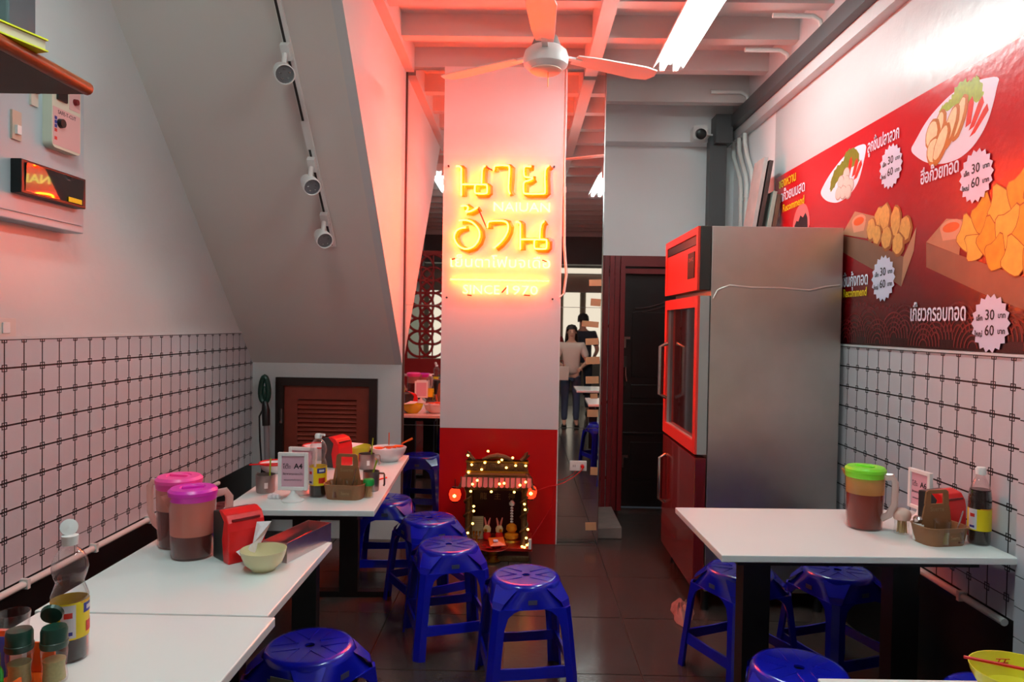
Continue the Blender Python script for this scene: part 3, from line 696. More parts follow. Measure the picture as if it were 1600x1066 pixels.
for cy, cz in ((3.789, 2.32), (3.853, 2.291), (3.786, 2.278), (3.739, 2.252), (3.878, 2.236), (3.82, 2.23), (3.764, 2.223)):
    flat('printed_ball_edge', ell(cy, cz, .040, .037), P_balld, 4); flat('printed_fish_ball', ell(cy + .004, cz + .003, .035, .032), P_ball, 4)
flat('printed_plate', [(3.176, 2.296), (3.133, 2.327), (3.063, 2.383), (2.983, 2.419), (2.875, 2.45), (2.774, 2.453), (2.679, 2.44), (2.589, 2.417), (2.605, 2.385), (2.62, 2.333), (2.652, 2.267), (2.705, 2.217), (2.761, 2.189), (2.83, 2.174), (2.937, 2.18), (3.042, 2.21), (3.117, 2.251)], P_white, 1)
flat('printed_lettuce', [(2.969, 2.376), (2.949, 2.422), (2.90, 2.42), (2.874, 2.431), (2.855, 2.468), (2.795, 2.479), (2.764, 2.45), (2.726, 2.469), (2.702, 2.447), (2.676, 2.391), (2.693, 2.361), (2.76, 2.376), (2.82, 2.383), (2.893, 2.392)], P_green, 2)
for a, b in (((2.75, 2.38), (2.771, 2.295)), ((2.69, 2.362), (2.75, 2.277)), ((2.662, 2.325), (2.744, 2.251))):
    flat('printed_chilli', [(a[0] - .006, a[1] + .016), (a[0] - .016, a[1] - .012), (b[0] - .022, b[1]), (b[0] + .012, b[1] - .008), (a[0] + .016, a[1])], P_chili, 3)
for k, (cy, cz, ry, rz, ro) in enumerate(((2.946, 2.35, .03, .05, .3), (3.001, 2.318, .045, .06, .3), (2.82, 2.335, .032, .085, .45), (2.875, 2.315, .034, .085, .5), (2.98, 2.245, .055, .055, .6), (2.935, 2.265, .036, .08, .6))):
    flat('printed_fried_slice', ell(cy, cz, ry + .008, rz + .006, 16, .03, ro), P_fry, 3 + k); flat('printed_slice_face', ell(cy + .008, cz + .004, ry - .006, rz - .008, 16, .02, ro), P_meat, 3.5 + k)
def wbox(top, front, side, cup, w1=P_wood):
    flat('printed_box_front', front, P_wood2, 1); flat('printed_box_top', top, w1, 2)
    if side: flat('printed_box_side', side, w1, 1.5)
    (cy, cz, ry, rz) = cup
    flat('printed_cup', [(cy + ry, cz), (cy - ry, cz - .01), (cy - ry * .75, cz - rz * 1.9), (cy + ry * .7, cz - rz * 1.8)], P_cup, 3); flat('printed_cup_rim', ell(cy, cz, ry, rz), P_cup, 4); flat('printed_dip', ell(cy, cz - .003, ry * .75, rz * .7), P_dip, 5)
wbox([(3.824, 2.01), (3.682, 2.109), (3.47, 2.052), (3.546, 1.955)], [(3.824, 2.005), (3.546, 1.945), (3.203, 1.832), (3.215, 1.70), (3.30, 1.735), (3.819, 1.917)], [(3.203, 1.832), (3.105, 1.951), (3.12, 1.85), (3.215, 1.70)], (3.636, 2.055, .075, .03))
for cy, cz, ry, rz in ((3.189, 1.95, .055, .065), (3.422, 2.03, .055, .062), (3.369, 2.03, .055, .07), (3.273, 1.995, .05, .08), (3.498, 1.99, .05, .06), (3.441, 1.955, .046, .052), (3.349, 1.93, .055, .06), (3.247, 1.89, .055, .055)):
    flat('printed_nugget_edge', ell(cy, cz, ry, rz, 14, .06), P_fryd, 4 + (2.1 - cz) * 10); flat('printed_nugget', ell(cy + .008, cz + .006, ry * .82, rz * .84, 14, .06), P_nug, 4 + (2.1 - cz) * 10)
wbox([(3.027, 1.876), (2.888, 1.954), (2.781, 1.935), (2.796, 1.80)], [(3.027, 1.874), (2.796, 1.80), (2.449, 1.694), (1.9, 1.54), (1.9, 1.43), (2.444, 1.584), (2.642, 1.642), (3.021, 1.771)], None, (2.855, 1.918, .075, .028))
chips = []
for cy, cz, r_, ro in ((2.745, 1.87, .10, 1.3), (2.66, 1.93, .10, 1.7), (2.56, 1.95, .105, 1.1), (2.46, 1.98, .11, 1.9), (2.36, 1.97, .12, 1.4), (2.25, 1.93, .12, 2.0), (2.70, 1.82, .085, .6), (2.62, 1.84, .10, 1.45), (2.52, 1.86, .11, 2.1),
                       (2.42, 1.85, .11, 1.2), (2.30, 1.84, .12, 1.7), (2.58, 1.78, .09, 1.9), (2.48, 1.76, .10, 1.2), (2.38, 1.74, .10, 2.2), (2.27, 1.72, .11, 1.5)):
    chips.append([(cy + r_ * q_ * math.cos(ro + a), cz + r_ * q_ * math.sin(ro + a)) for a, q_ in ((0, 1.0), (.9, .55), (1.9, .75), (2.7, .6), (3.3, .7), (4.2, .6), (4.9, .8), (5.6, .5))])
for k, pts in enumerate(chips):
    flat('printed_wonton_edge', rnd(grow(pts, 1.06), 1), P_chipd, 4 + k * .6); flat('printed_wonton', pts, P_chip if k % 2 else P_chip2, 4 + k * .6)
def burst(cy, cz, r, lay=16):
    n = 18; pts = []
    for k in range(2 * n):
        a = PI * k / n; q = r if k % 2 == 0 else r * .86
        pts.append((cy + q * math.cos(a), cz + q * math.sin(a)))
    b = flat('price_burst', pts, P_star, lay); x = 1.6916 - .0002 * lay - .00001 * LAY[0] - .0006
    def t_(s_, sz, dy, dz): text('price_lettering', s_, sz, ink, b, (x, cy + dy * r, cz + dz * r), ONRIGHT, ext=.0002, bold=.0006)
    t_('30', .50 * r, .02, .27); t_('60', .50 * r, .02, -.25); t_('เล็ก', .24 * r, .55, .17); t_('ใหญ่', .24 * r, .58, -.37); t_('บาท', .24 * r, -.58, .25); t_('บาท', .24 * r, -.58, -.27)
burst(3.33, 2.26, .104); burst(2.704, 2.086, .102); burst(3.371, 1.747, .11); burst(2.597, 1.534, .108)
def ptxt(s_, y0, y1, z, sz, m_): text('menu_lettering', s_, sz, m_, poster, (1.6865, (y0 + y1) / 2, z), ONRIGHT, width=y0 - y1, ext=.0003, bold=.0012)
ptxt('ลูกชิ้นปลาลวก', 3.555, 3.262, 2.40, .085, P_white); ptxt('ฮื่อก๊วยทอด', 3.075, 2.81, 2.15, .08, P_white); ptxt('ลูกชิ้นกุ้งทอด', 3.86, 3.517, 1.755, .088, P_white)
ptxt('เกี๊ยวกรอบทอด', 3.125, 2.74, 1.575, .095, P_white); ptxt('Recommend', 3.78, 3.527, 1.692, .06, P_yel)
ptxt('ของหวาน', 4.77, 4.48, 2.455, .085, P_yel); ptxt('เฉาก๊วยนมสด', 4.80, 4.335, 2.365, .095, P_white); ptxt('Recommend', 4.69, 4.34, 2.285, .07, P_yel)
flat('printed_glass', [(4.53, 2.10), (4.50, 2.22), (4.41, 2.275), (4.31, 2.255), (4.26, 2.18), (4.25, 2.09)], P_pale, 1)
flat('printed_jelly', [(4.50, 2.09), (4.49, 2.15), (4.46, 2.175), (4.43, 2.165), (4.40, 2.20), (4.36, 2.18), (4.32, 2.205), (4.29, 2.17), (4.28, 2.09)], P_dk, 2)

# ------------------------------------------------------------------ tables
def table(label, cx, cy, lx, ly, rz, cat='table'):
    t = thing('dining_table', label, cat, (cx, cy, 0), rz, 'white topped restaurant tables')
    MB().box(-lx / 2, -ly / 2, .726, lx / 2, ly / 2, .75).build('table_top', white_top, t, bevel=.003)
    MB().box(-lx / 2 + .08, -ly / 2 + .08, .69, lx / 2 - .08, ly / 2 - .08, .726).build('apron', blackm, t)
    along = 'x' if lx > ly + .2 else 'y'
    for e in (-1, 1):
        if along == 'y':
            yy = e * (ly / 2 - .14)
            MB().box(-.05, yy - .03, .03, .05, yy + .03, .69).build('leg', blackm, t); MB().box(-lx / 2 + .08, yy - .03, 0, lx / 2 - .08, yy + .03, .03).build('foot_bar', blackm, t)
        else:
            xx = e * (lx / 2 - .22)
            MB().box(xx - .05, -.04, .03, xx + .05, .04, .69).build('leg', blackm, t); MB().box(xx - .03, -ly / 2 + .08, 0, xx + .03, ly / 2 - .08, .03).build('foot_bar', blackm, t)
    return t
table('long white table in front of the louvred door with bowls and mugs', -.905, 3.415, .605, 1.215, math.radians(2.5))
table('white table carrying the two pink lidded jugs', -.934, 2.10, .60, .618, 0)
table('nearest left white table with the fish sauce bottle', -.915, 1.478, .606, .612, 0)
table('white table on the right with the lime lidded jug', 1.163, 2.68, 1.0, .62, math.radians(2.0))
table('nearest right white table with the yellow bowl', 1.155, 1.235, 1.0, .61, math.radians(1.0))

# ------------------------------------------------------------------ stools
def make_stool(mat, label, group):
    t = thing('plastic_stool', label, 'stool', (0, 0, 0), 0, group)
    m = MB(); n = 32
    prof = [(.0, .452), (.016, .452), (.016, .4598), (.120, .462), (.134, .460), (.142, .452), (.146, .440)]
    m.shell(prof, n); seat = m.build('seat', mat, t, True)
    rb = MB()
    for k in range(3):
        a = math.radians(20 + 60 * k)
        for sd in (-.022, .022):
            for sg in (-1, 1):
                R = Matrix.Rotation(a, 3, 'Z'); rb.obox(R @ Vector((sg * .075, sd, .4618)), (.085, .0025, .0022), R)
    o = rb.build('seat_rib', mat, seat); o['kind'] = 'stuff'
    MB().lathe([(0, .4524), (.0158, .4524)], 16).build('seat_hole', black, seat)
    # skirt: round rim lofting to a rounded square
    def ring(z, hw, p):
        out = []
        for k in range(48):
            a = 2 * PI * k / 48; c_, s_ = math.cos(a), math.sin(a)
            r = hw / ((abs(c_) ** p + abs(s_) ** p) ** (1 / p)); out.append((r * c_, r * s_, z))
        return out
    rings = [ring(.441, .146, 2), ring(.425, .149, 2.3), ring(.40, .152, 3.2), ring(.372, .156, 6)]
    inner = [ring(.372, .150, 6), ring(.425, .143, 2.3)]
    vs_, fs_ = [], []
    for r in rings + inner: vs_ += r
    for i in range(len(rings) + len(inner) - 1):
        for k in range(48):
            k2 = (k + 1) % 48; fs_.append((i * 48 + k, i * 48 + k2, (i + 1) * 48 + k2, (i + 1) * 48 + k))
    MB().add(vs_, fs_).build('skirt', mat, t, True)
    # tapered angle legs with curved gussets
    for q in range(4):
        R = Matrix.Rotation(PI / 2 * q, 4, 'Z'); lv = []
        prof_ = ((.0, .192, .052), (.012, .191, .052), (.10, .184, .050), (.30, .166, .052), (.345, .161, .062), (.365, .159, .085), (.376, .158, .115))
        vs_, fs_ = [], []
        for z, h, wd in prof_:
            th = .010
            b = .022
            vs_ += [(h - wd, h, z), (h - b, h, z), (h, h - b, z), (h, h - wd, z), (h - th, h - wd, z), (h - th, h - b - .004, z), (h - b - .004, h - th, z), (h - wd, h - th, z)]
        for i in range(len(prof_) - 1):
            for k in range(8):
                k2 = (k + 1) % 8; fs_.append((i * 8 + k, i * 8 + k2, i * 8 + 8 + k2, i * 8 + 8 + k))
        fs_ += [tuple(range(8)), tuple(range(len(vs_) - 8, len(vs_)))]
        MB().add(vs_, fs_).xf(R).build('leg', mat, t, True)
        # corner facet between seat and leg
        MB().add([(.060, .134, .447), (.134, .060, .447), (.156, .115, .40), (.1585, .135, .36), (.135, .1585, .36), (.115, .156, .40)], [(0, 1, 2, 3, 4, 5)]).xf(R).build('corner_gusset', mat, t)
        h0 = .180
        MB().add([(-h0 + .02, h0 - .004, .105), (h0 - .02, h0 - .004, .105), (h0 - .02, h0 - .008, .150), (.0, h0 - .008, .146), (-h0 + .02, h0 - .008, .150),
                  (-h0 + .02, h0 - .014, .105), (h0 - .02, h0 - .014, .105), (h0 - .02, h0 - .018, .150), (.0, h0 - .018, .146), (-h0 + .02, h0 - .018, .150)],
                 [(0, 1, 2, 3, 4), (9, 8, 7, 6, 5), (0, 5, 6, 1), (1, 6, 7, 2), (2, 7, 8, 3), (3, 8, 9, 4), (4, 9, 5, 0)]).xf(R).build('stretcher', mat, t)
        MB().box(-.018, .1535, .392, .018, .1545, .410).xf(R).build('embossed_badge', pm('badge print', (70, 74, 110), .5) if q == 0 else MATS['badge print'], t)
    return t
stools = [(.035, 2.955, 10, 'blue stool standing nearest in the aisle, foremost in front of the shrine'), (-.329, 3.349, 18, 'blue stool between the foremost stool and the one against the long table'),
          (-.478, 3.80, 32, 'blue stool half hidden behind another, beside the glowing red lantern'), (-.78, 4.20, 5, 'blue stool tucked at the far end of the long table'),
          (-.665, 2.265, 60, 'blue stool at lower left with grey sticker pushed under the jug table'), (.967, 3.092, 25, 'blue stool under the left end of the right table by the fridge'),
          (1.391, 3.10, 20, 'blue stool in the shadow under the right table near the tiled wall'), (.873, 2.19, 70, 'blue stool at the bottom right beside the nearest white table corner'),
          (1.392, 2.05, 62, 'blue stool behind the yellow bowl at lower right')]
base = None
for x, y, rz, lb in stools:
    if base is None:
        base = make_stool(blue_p, lb, 'blue plastic stools'); base.location = (x, y, 0); base.rotation_euler = (0, 0, math.radians(rz)); o = base
    else: o = dup(base, lb, (x, y, 0), math.radians(rz))
    if 'grey sticker' in lb: MB().box(-.155, -.06, .385, -.1575, .03, .425).xf(Matrix.Rotation(.2, 4, 'Z')).build('sticker', pm('grey sticker', (120, 120, 116), .6), o)
ds = make_stool(dkred_p, 'dark red stool between the long table and the left wall', None); ds.location = (-1.62, 3.95, 0); ds.rotation_euler = (0, 0, .3)

# ------------------------------------------------------------------ tableware builders
T = .75
def jug(label, x, y, rz, lidm, body, liq, lvl, h=.235, r=.066):
    t = thing('drink_jug', label, 'jug', (x, y, T), rz, 'lidded drink jugs')
    rl_ = r * (1 + .06 * (lvl - .05) / (h * .82 - .05))
    MB().shell([(rl_, lvl), (r * 1.06, h * .82), (r * 1.08, h * .9)], 28).build('body', body, t, True)
    MB().shell([(.0, .002), (r * .9, .0), (r * .96, .006), (r, .05), (rl_, lvl)], 28).build('filled_body', milky_low, t, True)
    MB().lathe([(r * .9, .006), (r * .95, .05), (r * (.95 + .06 * lvl / h), lvl), (0, lvl)], 28).build('drink', liq, t, True)
    MB().lathe([(r * 1.0, h * .78), (r * 1.075, h * .83), (r * 1.09, h * .9), (r * 1.12, h * .905), (r * 1.12, h * .95), (r * 1.0, h * .985), (r * .6, h * .99), (r * .55, h * .975), (0, h * .975)], 28).build('lid', lidm, t, True)
    MB().obox((0, 0, h * .982), (r * 1.0, .012, .012)).build('lid_grip', lidm, t, bevel=.003)
    hx = r * 1.05
    MB().tube([(hx - .004, 0, h * .86), (hx + .028, 0, h * .88), (hx + .04, 0, h * .8), (hx + .038, 0, h * .45), (hx + .02, 0, h * .28), (hx - .006, 0, h * .2)], .013, 8, flat=.007).build('handle', clear('jug handle ' + label[:12], (.95, .9, .88), .15, haze=.8, hazecol=(236, 214, 208)), t, True)
    MB().add([(-r * 1.0, -.03, h * .89), (-r * 1.0, .03, h * .89), (-r * 1.42, 0, h * .9), (-r * 1.02, 0, h * .70)], [(0, 2, 3), (1, 3, 2)]).build('spout', body, t)
    return t
jug('jug with hot pink lid half hidden behind the magenta one', -1.13, 2.345, math.radians(170), lid_pink, milky, tea, .125)
jug('jug with magenta lid and red tea in front of the pink one', -1.035, 2.24, math.radians(32), lid_mag, milky, tea, .075, h=.222)
jug('lime green lidded jug of brown tea on the right table', 1.318, 2.725, math.radians(-48), lid_lime, milky2, tea2, .135, h=.238, r=.065)

def bottle(label, x, y, rz, lvl, pump=False, flip=False, dark=False, waist=False):
    t = thing('sauce_bottle', label, 'bottle', (x, y, T), rz, 'fish sauce bottles')
    if waist: pr = [(.034, 0), (.037, .01), (.037, .135), (.0375, .14), (.0325, .155), (.0275, .170), (.0325, .184), (.0365, .20), (.034, .218), (.026, .235), (.014, .246), (.0135, .258)]
    else: pr = [(.034, 0), (.0365, .01), (.0365, .15), (.036, .165), (.034, .185), (.028, .21), (.019, .23), (.0135, .242), (.0135, .256)]
    MB().shell([(0, .003)] + pr, 24).build('bottle_wall', pet, t, True)
    lq = [(.033, .004), (.0352, .012)] + [(r_ - .0016, z_) for r_, z_ in pr if .012 < z_ < lvl]
    rl = lq[-1][0]
    MB().lathe(lq + [(rl, lvl), (0, lvl)], 24).build('sauce', soy, t, True)
    lb_ = MB().shell([(.0376, .052), (.0376, .132)] if not dark else [(.0371, .052), (.0371, .128)], 24).build('paper_label', label_y, t, True)
    def patch(a0, a1, z0, z1, m_, rr=.0380):
        vs_, n = [], 6
        for i in range(n + 1):
            a = math.radians(a0 + (a1 - a0) * i / n); vs_ += [(rr * math.cos(a), rr * math.sin(a), z0), (rr * math.cos(a), rr * math.sin(a), z1)]
        MB().add(vs_, [(2 * i, 2 * i + 2, 2 * i + 3, 2 * i + 1) for i in range(n)]).build('label_print', m_, lb_, fix=False)
    if not dark: patch(-60, 0, .105, .126, label_b); patch(-50, -5, .062, .085, label_r, .0382); patch(-48, -12, .111, .120, label_w, .0383)
    patch(-130, -85, .056, .128, label_w); patch(-70, 40, .128, .131, pm('orange print', (226, 140, 20), .4) if 'orange print' not in MATS else MATS['orange print'])
    patch(-120, -95, .10, .112, label_r, .0382); patch(-122, -95, .062, .07, label_b, .0382)
    if flip:
        MB().lathe([(.016, .252), (.017, .272), (.0, .272)], 16).build('cap', white_p, t, True)
        MB().lathe([(0, -.006), (.017, -.006), (.018, .004), (0, .006)], 18, (.0, .012, .287), R=Matrix.Rotation(math.radians(72), 3, 'X')).build('flip_lid', white_p, t, True)
    elif pump:
        MB().lathe([(.015, .25), (.016, .262), (.012, .27), (0, .271)], 16).build('cap', white_p, t, True); MB().tube([(0, 0, .266), (.036, -.006, .267)], .0055, 8).build('nozzle', white_p, t, True)
    else: MB().lathe([(.0165, .248), (.0168, .268), (.014, .273), (0, .273)], 16).build('cap', white_p, t, True)
bottle('fish sauce bottle with flip cap on the nearest left table', -.985, 1.545, math.radians(45), .060, flip=True, waist=True)
bottle('fish sauce bottle with white pump beside the A4 sign', -.866, 3.045, math.radians(-20), .05, pump=True, waist=True)
bottle('nearly full fish sauce bottle by the right tiled wall', 1.638, 2.545, math.radians(-50), .195, dark=True)

def caddy(label, x, y, rz):
    t = thing('condiment_caddy', label, 'caddy', (x, y, T), rz, 'brown condiment caddies')
    def loop(hx, hy, z): return [(p[0], p[1], z) for p in rsq(hx, hy, .035, 4)]
    L = [loop(.076, .05, 0), loop(.086, .058, .062), loop(.089, .061, .065), (loop(.083, .055, .065)), loop(.073, .047, .004)]
    n = len(L[0]); vs_ = sum(L, []); fs_ = [(i * n + k, i * n + (k + 1) % n, (i + 1) * n + (k + 1) % n, (i + 1) * n + k) for i in range(len(L) - 1) for k in range(n)]
    fs_ += [tuple(range(n)), tuple(range(4 * n, 5 * n))]
    MB().add(vs_, fs_).build('tray', brown_p, t, True)
    o_ = [(-.072, .0), (.072, .0), (.052, .12), (.045, .178), (.036, .185), (-.036, .185), (-.045, .178), (-.052, .12)]
    i_ = [(-.026, .135), (.026, .135), (.026, .168), (-.026, .168)]
    m = MB(); m.prism([o_[0], o_[1], (.0555, .10), (-.0555, .10)], 'y', .012, .018)
    m.prism([(-.0555, .10), (.0555, .10), o_[2], (.047, .135), (-.047, .135), o_[7]], 'y', .012, .018)
    m.prism([(.026, .135), (.050, .135), o_[3], (.026, .178)], 'y', .012, .018).prism([(-.026, .135), (-.026, .178), o_[6], (-.050, .135)], 'y', .012, .018).prism([(-.045, .172), (.045, .172), o_[3], o_[4], o_[5], o_[6]], 'y', .012, .018)
    m.build('handle_plate', brown_p, t)
    text('stamped_print', 'Suerte', .022, tan_print, t, (0, .0115, .115), FRONT, ext=.0003)
    text('stamped_print', 'Suerte', .017, tan_print, t, (.015, -.0570, .03), FRONT, ext=.0003, width=.035)
    MB().box(-.012, -.0566, .018, .042, -.0559, .048).build('stamped_print', pm('faded print ground', (124, 88, 56), .6) if 'faded print ground' not in MATS else MATS['faded print ground'], t)
    return t
def glass_pot(label, x, y, z, fill, fm, spoon=None, r=.028, h=.055):
    t = thing('condiment_glass', label, 'condiment glass', (x, y, z), 0, 'condiment glasses in the caddies')
    MB().shell([(0, .002), (r * .8, 0), (r, h), (r * .96, h), (r * .77, .004)], 18).build('glass_cup', glass, t, True)
    MB().lathe([(r * .74, .005), (r * (.74 + .2 * fill / h), fill), (0, fill)], 18).build('seasoning', fm, t, True)
    if spoon: MB().tube([(0, 0, fill), (spoon[0], spoon[1], h + .045)], .0028, 6).build('spoon_handle', silver, t, True)
caddy('brown plastic condiment caddy beside the A4 sign', -.742, 3.03, math.radians(-4))
sugar = pm('white sugar', (232, 230, 226), .7); chili_f = pm('chilli flakes', (110, 48, 26), .8, var=.5, scale=300); vinegar = pm('vinegar', (150, 120, 66), .2)
glass_pot('glass of chilli flakes in the A4 caddy', -.775, 3.0, T + .005, .03, chili_f, (-.004, .01), h=.08)
glass_pot('glass of sugar in the A4 caddy', -.712, 3.0, T + .005, .03, sugar, (.018, .006), h=.08)
caddy('brown plastic condiment caddy on the right table', 1.50, 2.55, math.radians(12))
glass_pot('glass of vinegar in the right table caddy', 1.488, 2.512, T + .005, .045, vinegar, None, h=.085)
glass_pot('glass of yellow seasoning in the right table caddy', 1.548, 2.526, T + .005, .045, chili_f, (.02, .0), h=.07)
ss = thing('salt_shaker', 'small glass shaker of salt in the right table caddy corner', 'shaker', (1.437, 2.568, T + .005))
MB().lathe([(0, 0), (.019, 0), (.02, .055), (.017, .06), (0, .06)], 16).build('jar', sugar, ss, True); MB().lathe([(.018, .06), (.019, .075), (.014, .082), (0, .083)], 16).build('lid', silver, ss, True)

def dispenser(label, x, y, rz, tissue=True):
    t = thing('tissue_dispenser', label, 'tissue dispenser', (x, y, T), rz, 'red and black tissue dispensers')
    MB().prism([(-.055, 0), (.02, 0), (.008, .07), (.02, .125), (-.01, .152), (-.055, .148)], 'y', -.058, .058).build('rear_shell', pm('dark grey plastic', (44, 46, 46), .35) if 'dark grey plastic' not in MATS else MATS['dark grey plastic'], t, bevel=.004)
    MB().prism([(.021, 0), (.058, 0), (.055, .10), (.05, .125), (.035, .148), (.005, .158), (-.012, .158), (-.009, .153), (.021, .126), (.009, .07)], 'y', -.06, .06).build('front_shell', red_p, t, bevel=.004)
    MB().box(.03, -.045, .128, .052, .045, .134).build('top_recess', pm('deep red recess', (110, 10, 12), .4) if 'deep red recess' not in MATS else MATS['deep red recess'], t)
    if tissue:
        vs_ = [(.058, -.028, .035), (.058, .022, .105), (.085, -.03, .03), (.09, -.005, .06), (.083, .018, .10), (.10, .034, .115), (.075, .035, .075), (.09, .0, .03), (.062, .01, .05)]
        vs_ = [(.056 + (a - .056) * 1.5, b * 1.35, .02 + (c_ - .02) * 1.15) for a, b, c_ in vs_]
        MB().add(vs_, [(0, 2, 3), (0, 3, 8), (3, 4, 1), (3, 1, 8), (4, 5, 1), (5, 6, 1), (6, 8, 1), (3, 7, 6), (3, 6, 5), (3, 5, 4), (2, 7, 3), (7, 8, 6), (0, 8, 7), (0, 7, 2)]).build('tissue', tissue_m, t)
dispenser('red and black tissue dispenser behind the cream bowl', -.888, 2.24, math.radians(-42))
dispenser('red and black tissue dispenser in front of the louvred door', -.955, 3.70, math.radians(-22), False)
dispenser('red tissue dispenser behind the right table caddy', 1.595, 2.70, math.radians(-65), False)

def bowl(label, x, y, mat, r, h, z=T, rim=None, rz=0, extra=None):
    t = thing('food_bowl', label, 'bowl', (x, y, z), rz)
    MB().lathe([(0, .004), (r * .45, .004), (r * .45, 0), (r * .5, 0), (r * .55, .006), (r * .8, h * .35), (r * .95, h * .75), (r, h), (r * .975, h), (r * .9, h * .72), (r * .72, h * .33), (r * .4, .012), (0, .011)], 32).build('dish', mat, t, True)
    if rim: MB().tube([(r * math.cos(2 * PI * k / 32), r * math.sin(2 * PI * k / 32), h) for k in range(32)], .004, 6, closed=True).build('rim', rim, t, True)
    return t
bowl('cream ceramic rice bowl in front of the tissue dispenser', -.768, 2.128, cream, .068, .062)
bowl('yellow noodle bowl at the far end of the long table', -.905, 3.88, yellow_m, .09, .075)
pkb = bowl('white bowl with red rim behind the sauce bottle', -1.095, 3.87, white_bowl, .088, .075, rim=red_p)
bowl('white bowl with red chopsticks at the left edge of long table', -1.21, 3.50, white_bowl, .075, .05, rim=red_p)
bowl('white enamel bowl with orange spoons at the far table corner', -.715, 3.86, white_bowl, .098, .075)
nap = MB().add([(-.07, -.05, .0), (.02, -.06, .015), (.075, .0, .03), (.04, .05, .02), (-.05, .04, .01), (0, 0, .035)], [(0, 1, 5), (1, 2, 5), (2, 3, 5), (3, 4, 5), (4, 0, 5)]).build('paper_napkin', tissue_m)
nap.location = (-.925, 3.86, T + .062); tag(nap, 'crumpled napkin lying in the yellow noodle bowl', 'napkin')
def stick(name, label, cat, pts, r, m_, group=None): return tag(MB().tube(pts, r, 6).build(name, m_, None, True), label, cat, group)
def spoon(label, x, y, z, rz, tilt, m_):
    t = thing('soup_spoon', label, 'spoon', (x, y, z), rz)
    R = Matrix.Rotation(-tilt, 4, 'Y')
    MB().lathe([(0, 0), (.014, .003), (.022, .010), (.021, .011), (.013, .005), (0, .003)], 16, sx=1.35).xf(Matrix.Translation((0, 0, .004))).build('spoon_head', m_, t, True)
    MB().tube([(.022, 0, .012), (.03, 0, .017), (.09, 0, .017)], [.005, .004, .0065], 6, flat=.003).xf(R).build('spoon_handle', m_, t, True)
spoon('orange soup spoon standing up in the white enamel bowl', -.705, 3.82, T + .068, math.radians(100), math.radians(58), orange_p)
spoon('orange spoon lying across the white enamel bowl rim', -.66, 3.875, T + .066, math.radians(15), math.radians(25), orange_p)
spoon('flat orange spoon resting on the enamel bowl left rim', -.755, 3.81, T + .066, math.radians(5), 0, orange_p)
for k, dy in enumerate((0, .012)):
    stick('chopstick', ('front' if k == 0 else 'rear') + ' red chopstick across the bowl by the left mug', 'chopstick', [(-1.30, 3.40 + dy, T + .056), (-1.09, 3.47 + dy, T + .056)], .0028, red_p)
stick('chopstick', 'red chopstick lying behind the A4 caddy', 'chopstick', [(-.70, 3.33, T + .004), (-.64, 3.42, T + .004)], .004, red_p)
def mug(label, x, y, rz, straw=None, r=.042, h=.078, sticker=True):
    t = thing('metal_mug', label, 'mug', (x, y, T), rz, 'metal drinking mugs')
    MB().lathe([(0, .003), (r * .9, 0), (r * .96, .006), (r, h), (r * .95, h), (r * .9, .008), (0, .006)], 24).build('cup', pm('brushed mug steel', (150, 140, 138), .35, .9) if 'brushed mug steel' not in MATS else MATS['brushed mug steel'], t, True)
    MB().tube([(r - .002, 0, h * .92), (r + .026, 0, h * .92), (r + .028, 0, h * .86), (r + .028, 0, h * .36), (r + .024, 0, h * .3)], .0045, 6, flat=.003).build('handle', silver, t, True)
    if sticker:
        vs_ = []
        for i in range(5):
            a = -1.35 + .35 * i / 4; vs_ += [(r * 1.004 * math.cos(a - rz), r * 1.004 * math.sin(a - rz), h * .3), (r * 1.012 * math.cos(a - rz), r * 1.012 * math.sin(a - rz), h * .62)]
        MB().add(vs_, [(2 * i, 2 * i + 2, 2 * i + 3, 2 * i + 1) for i in range(4)]).build('sticker', white_p, t, fix=False)
    return t
def straw(label, x, y, z0, dx, dy, z1):
    stick('drinking_straw', label, 'straw', [(x, y, z0), (x + dx, y + dy, z1)], .0035, pm('yellow green straw', (150, 170, 30), .4) if 'yellow green straw' not in MATS else MATS['yellow green straw'])
mug('metal mug with straw left of the A4 sign', -1.112, 3.10, math.radians(140)); straw('green straw in the mug left of the A4 sign', -1.10, 3.11, T + .012, .002, .01, T + .145)
mug('metal mug standing before the white enamel bowl', -.785, 3.64, math.radians(-10)); straw('green straw in the mug before the enamel bowl', -.77, 3.655, T + .012, .012, .005, T + .155)
mug('dark mug with angled straw behind the green toothpick jar', -.662, 3.165, math.radians(-15), sticker=False, r=.037, h=.088); straw('yellow straw leaning in the dark mug by the toothpicks', -.672, 3.16, T + .012, .034, .01, T + .135)
def toothpicks(label, x, y, lidm, dome):
    t = thing('toothpick_jar', label, 'toothpick jar', (x, y, T), 0, 'toothpick jars')
    MB().shell([(0, .002), (.021, 0), (.022, .01), (.020, .03), (.022, .055)], 18).build('jar', glass, t, True)
    m = MB()
    for k in range(22):
        a, r_ = k * 2.4, .016 * math.sqrt((k + .5) / 22)
        m.tube([(r_ * math.cos(a), r_ * math.sin(a), .004), (r_ * .8 * math.cos(a + .3), r_ * .8 * math.sin(a + .3), .056)], .0014, 4)
    o = m.build('toothpicks', wood_p, t); o['kind'] = 'stuff'
    pr = [(.0225, .052), (.024, .056), (.024, .074), (.021, .079), (0, .08)] if not dome else [(.0225, .05), (.0255, .06), (.026, .07), (.022, .082), (.012, .089), (0, .09)]
    MB().lathe(pr, 20).build('lid', lidm, t, True)
    if dome: t.scale = (1.22, 1.22, 1.05)
toothpicks('toothpick jar with green lid on the long table', -.646, 3.04, green_p, False)
toothpicks('toothpick jar with pale pink domed lid on the right table', 1.423, 2.655, pm('pale pink lid', (222, 184, 170), .4), True)
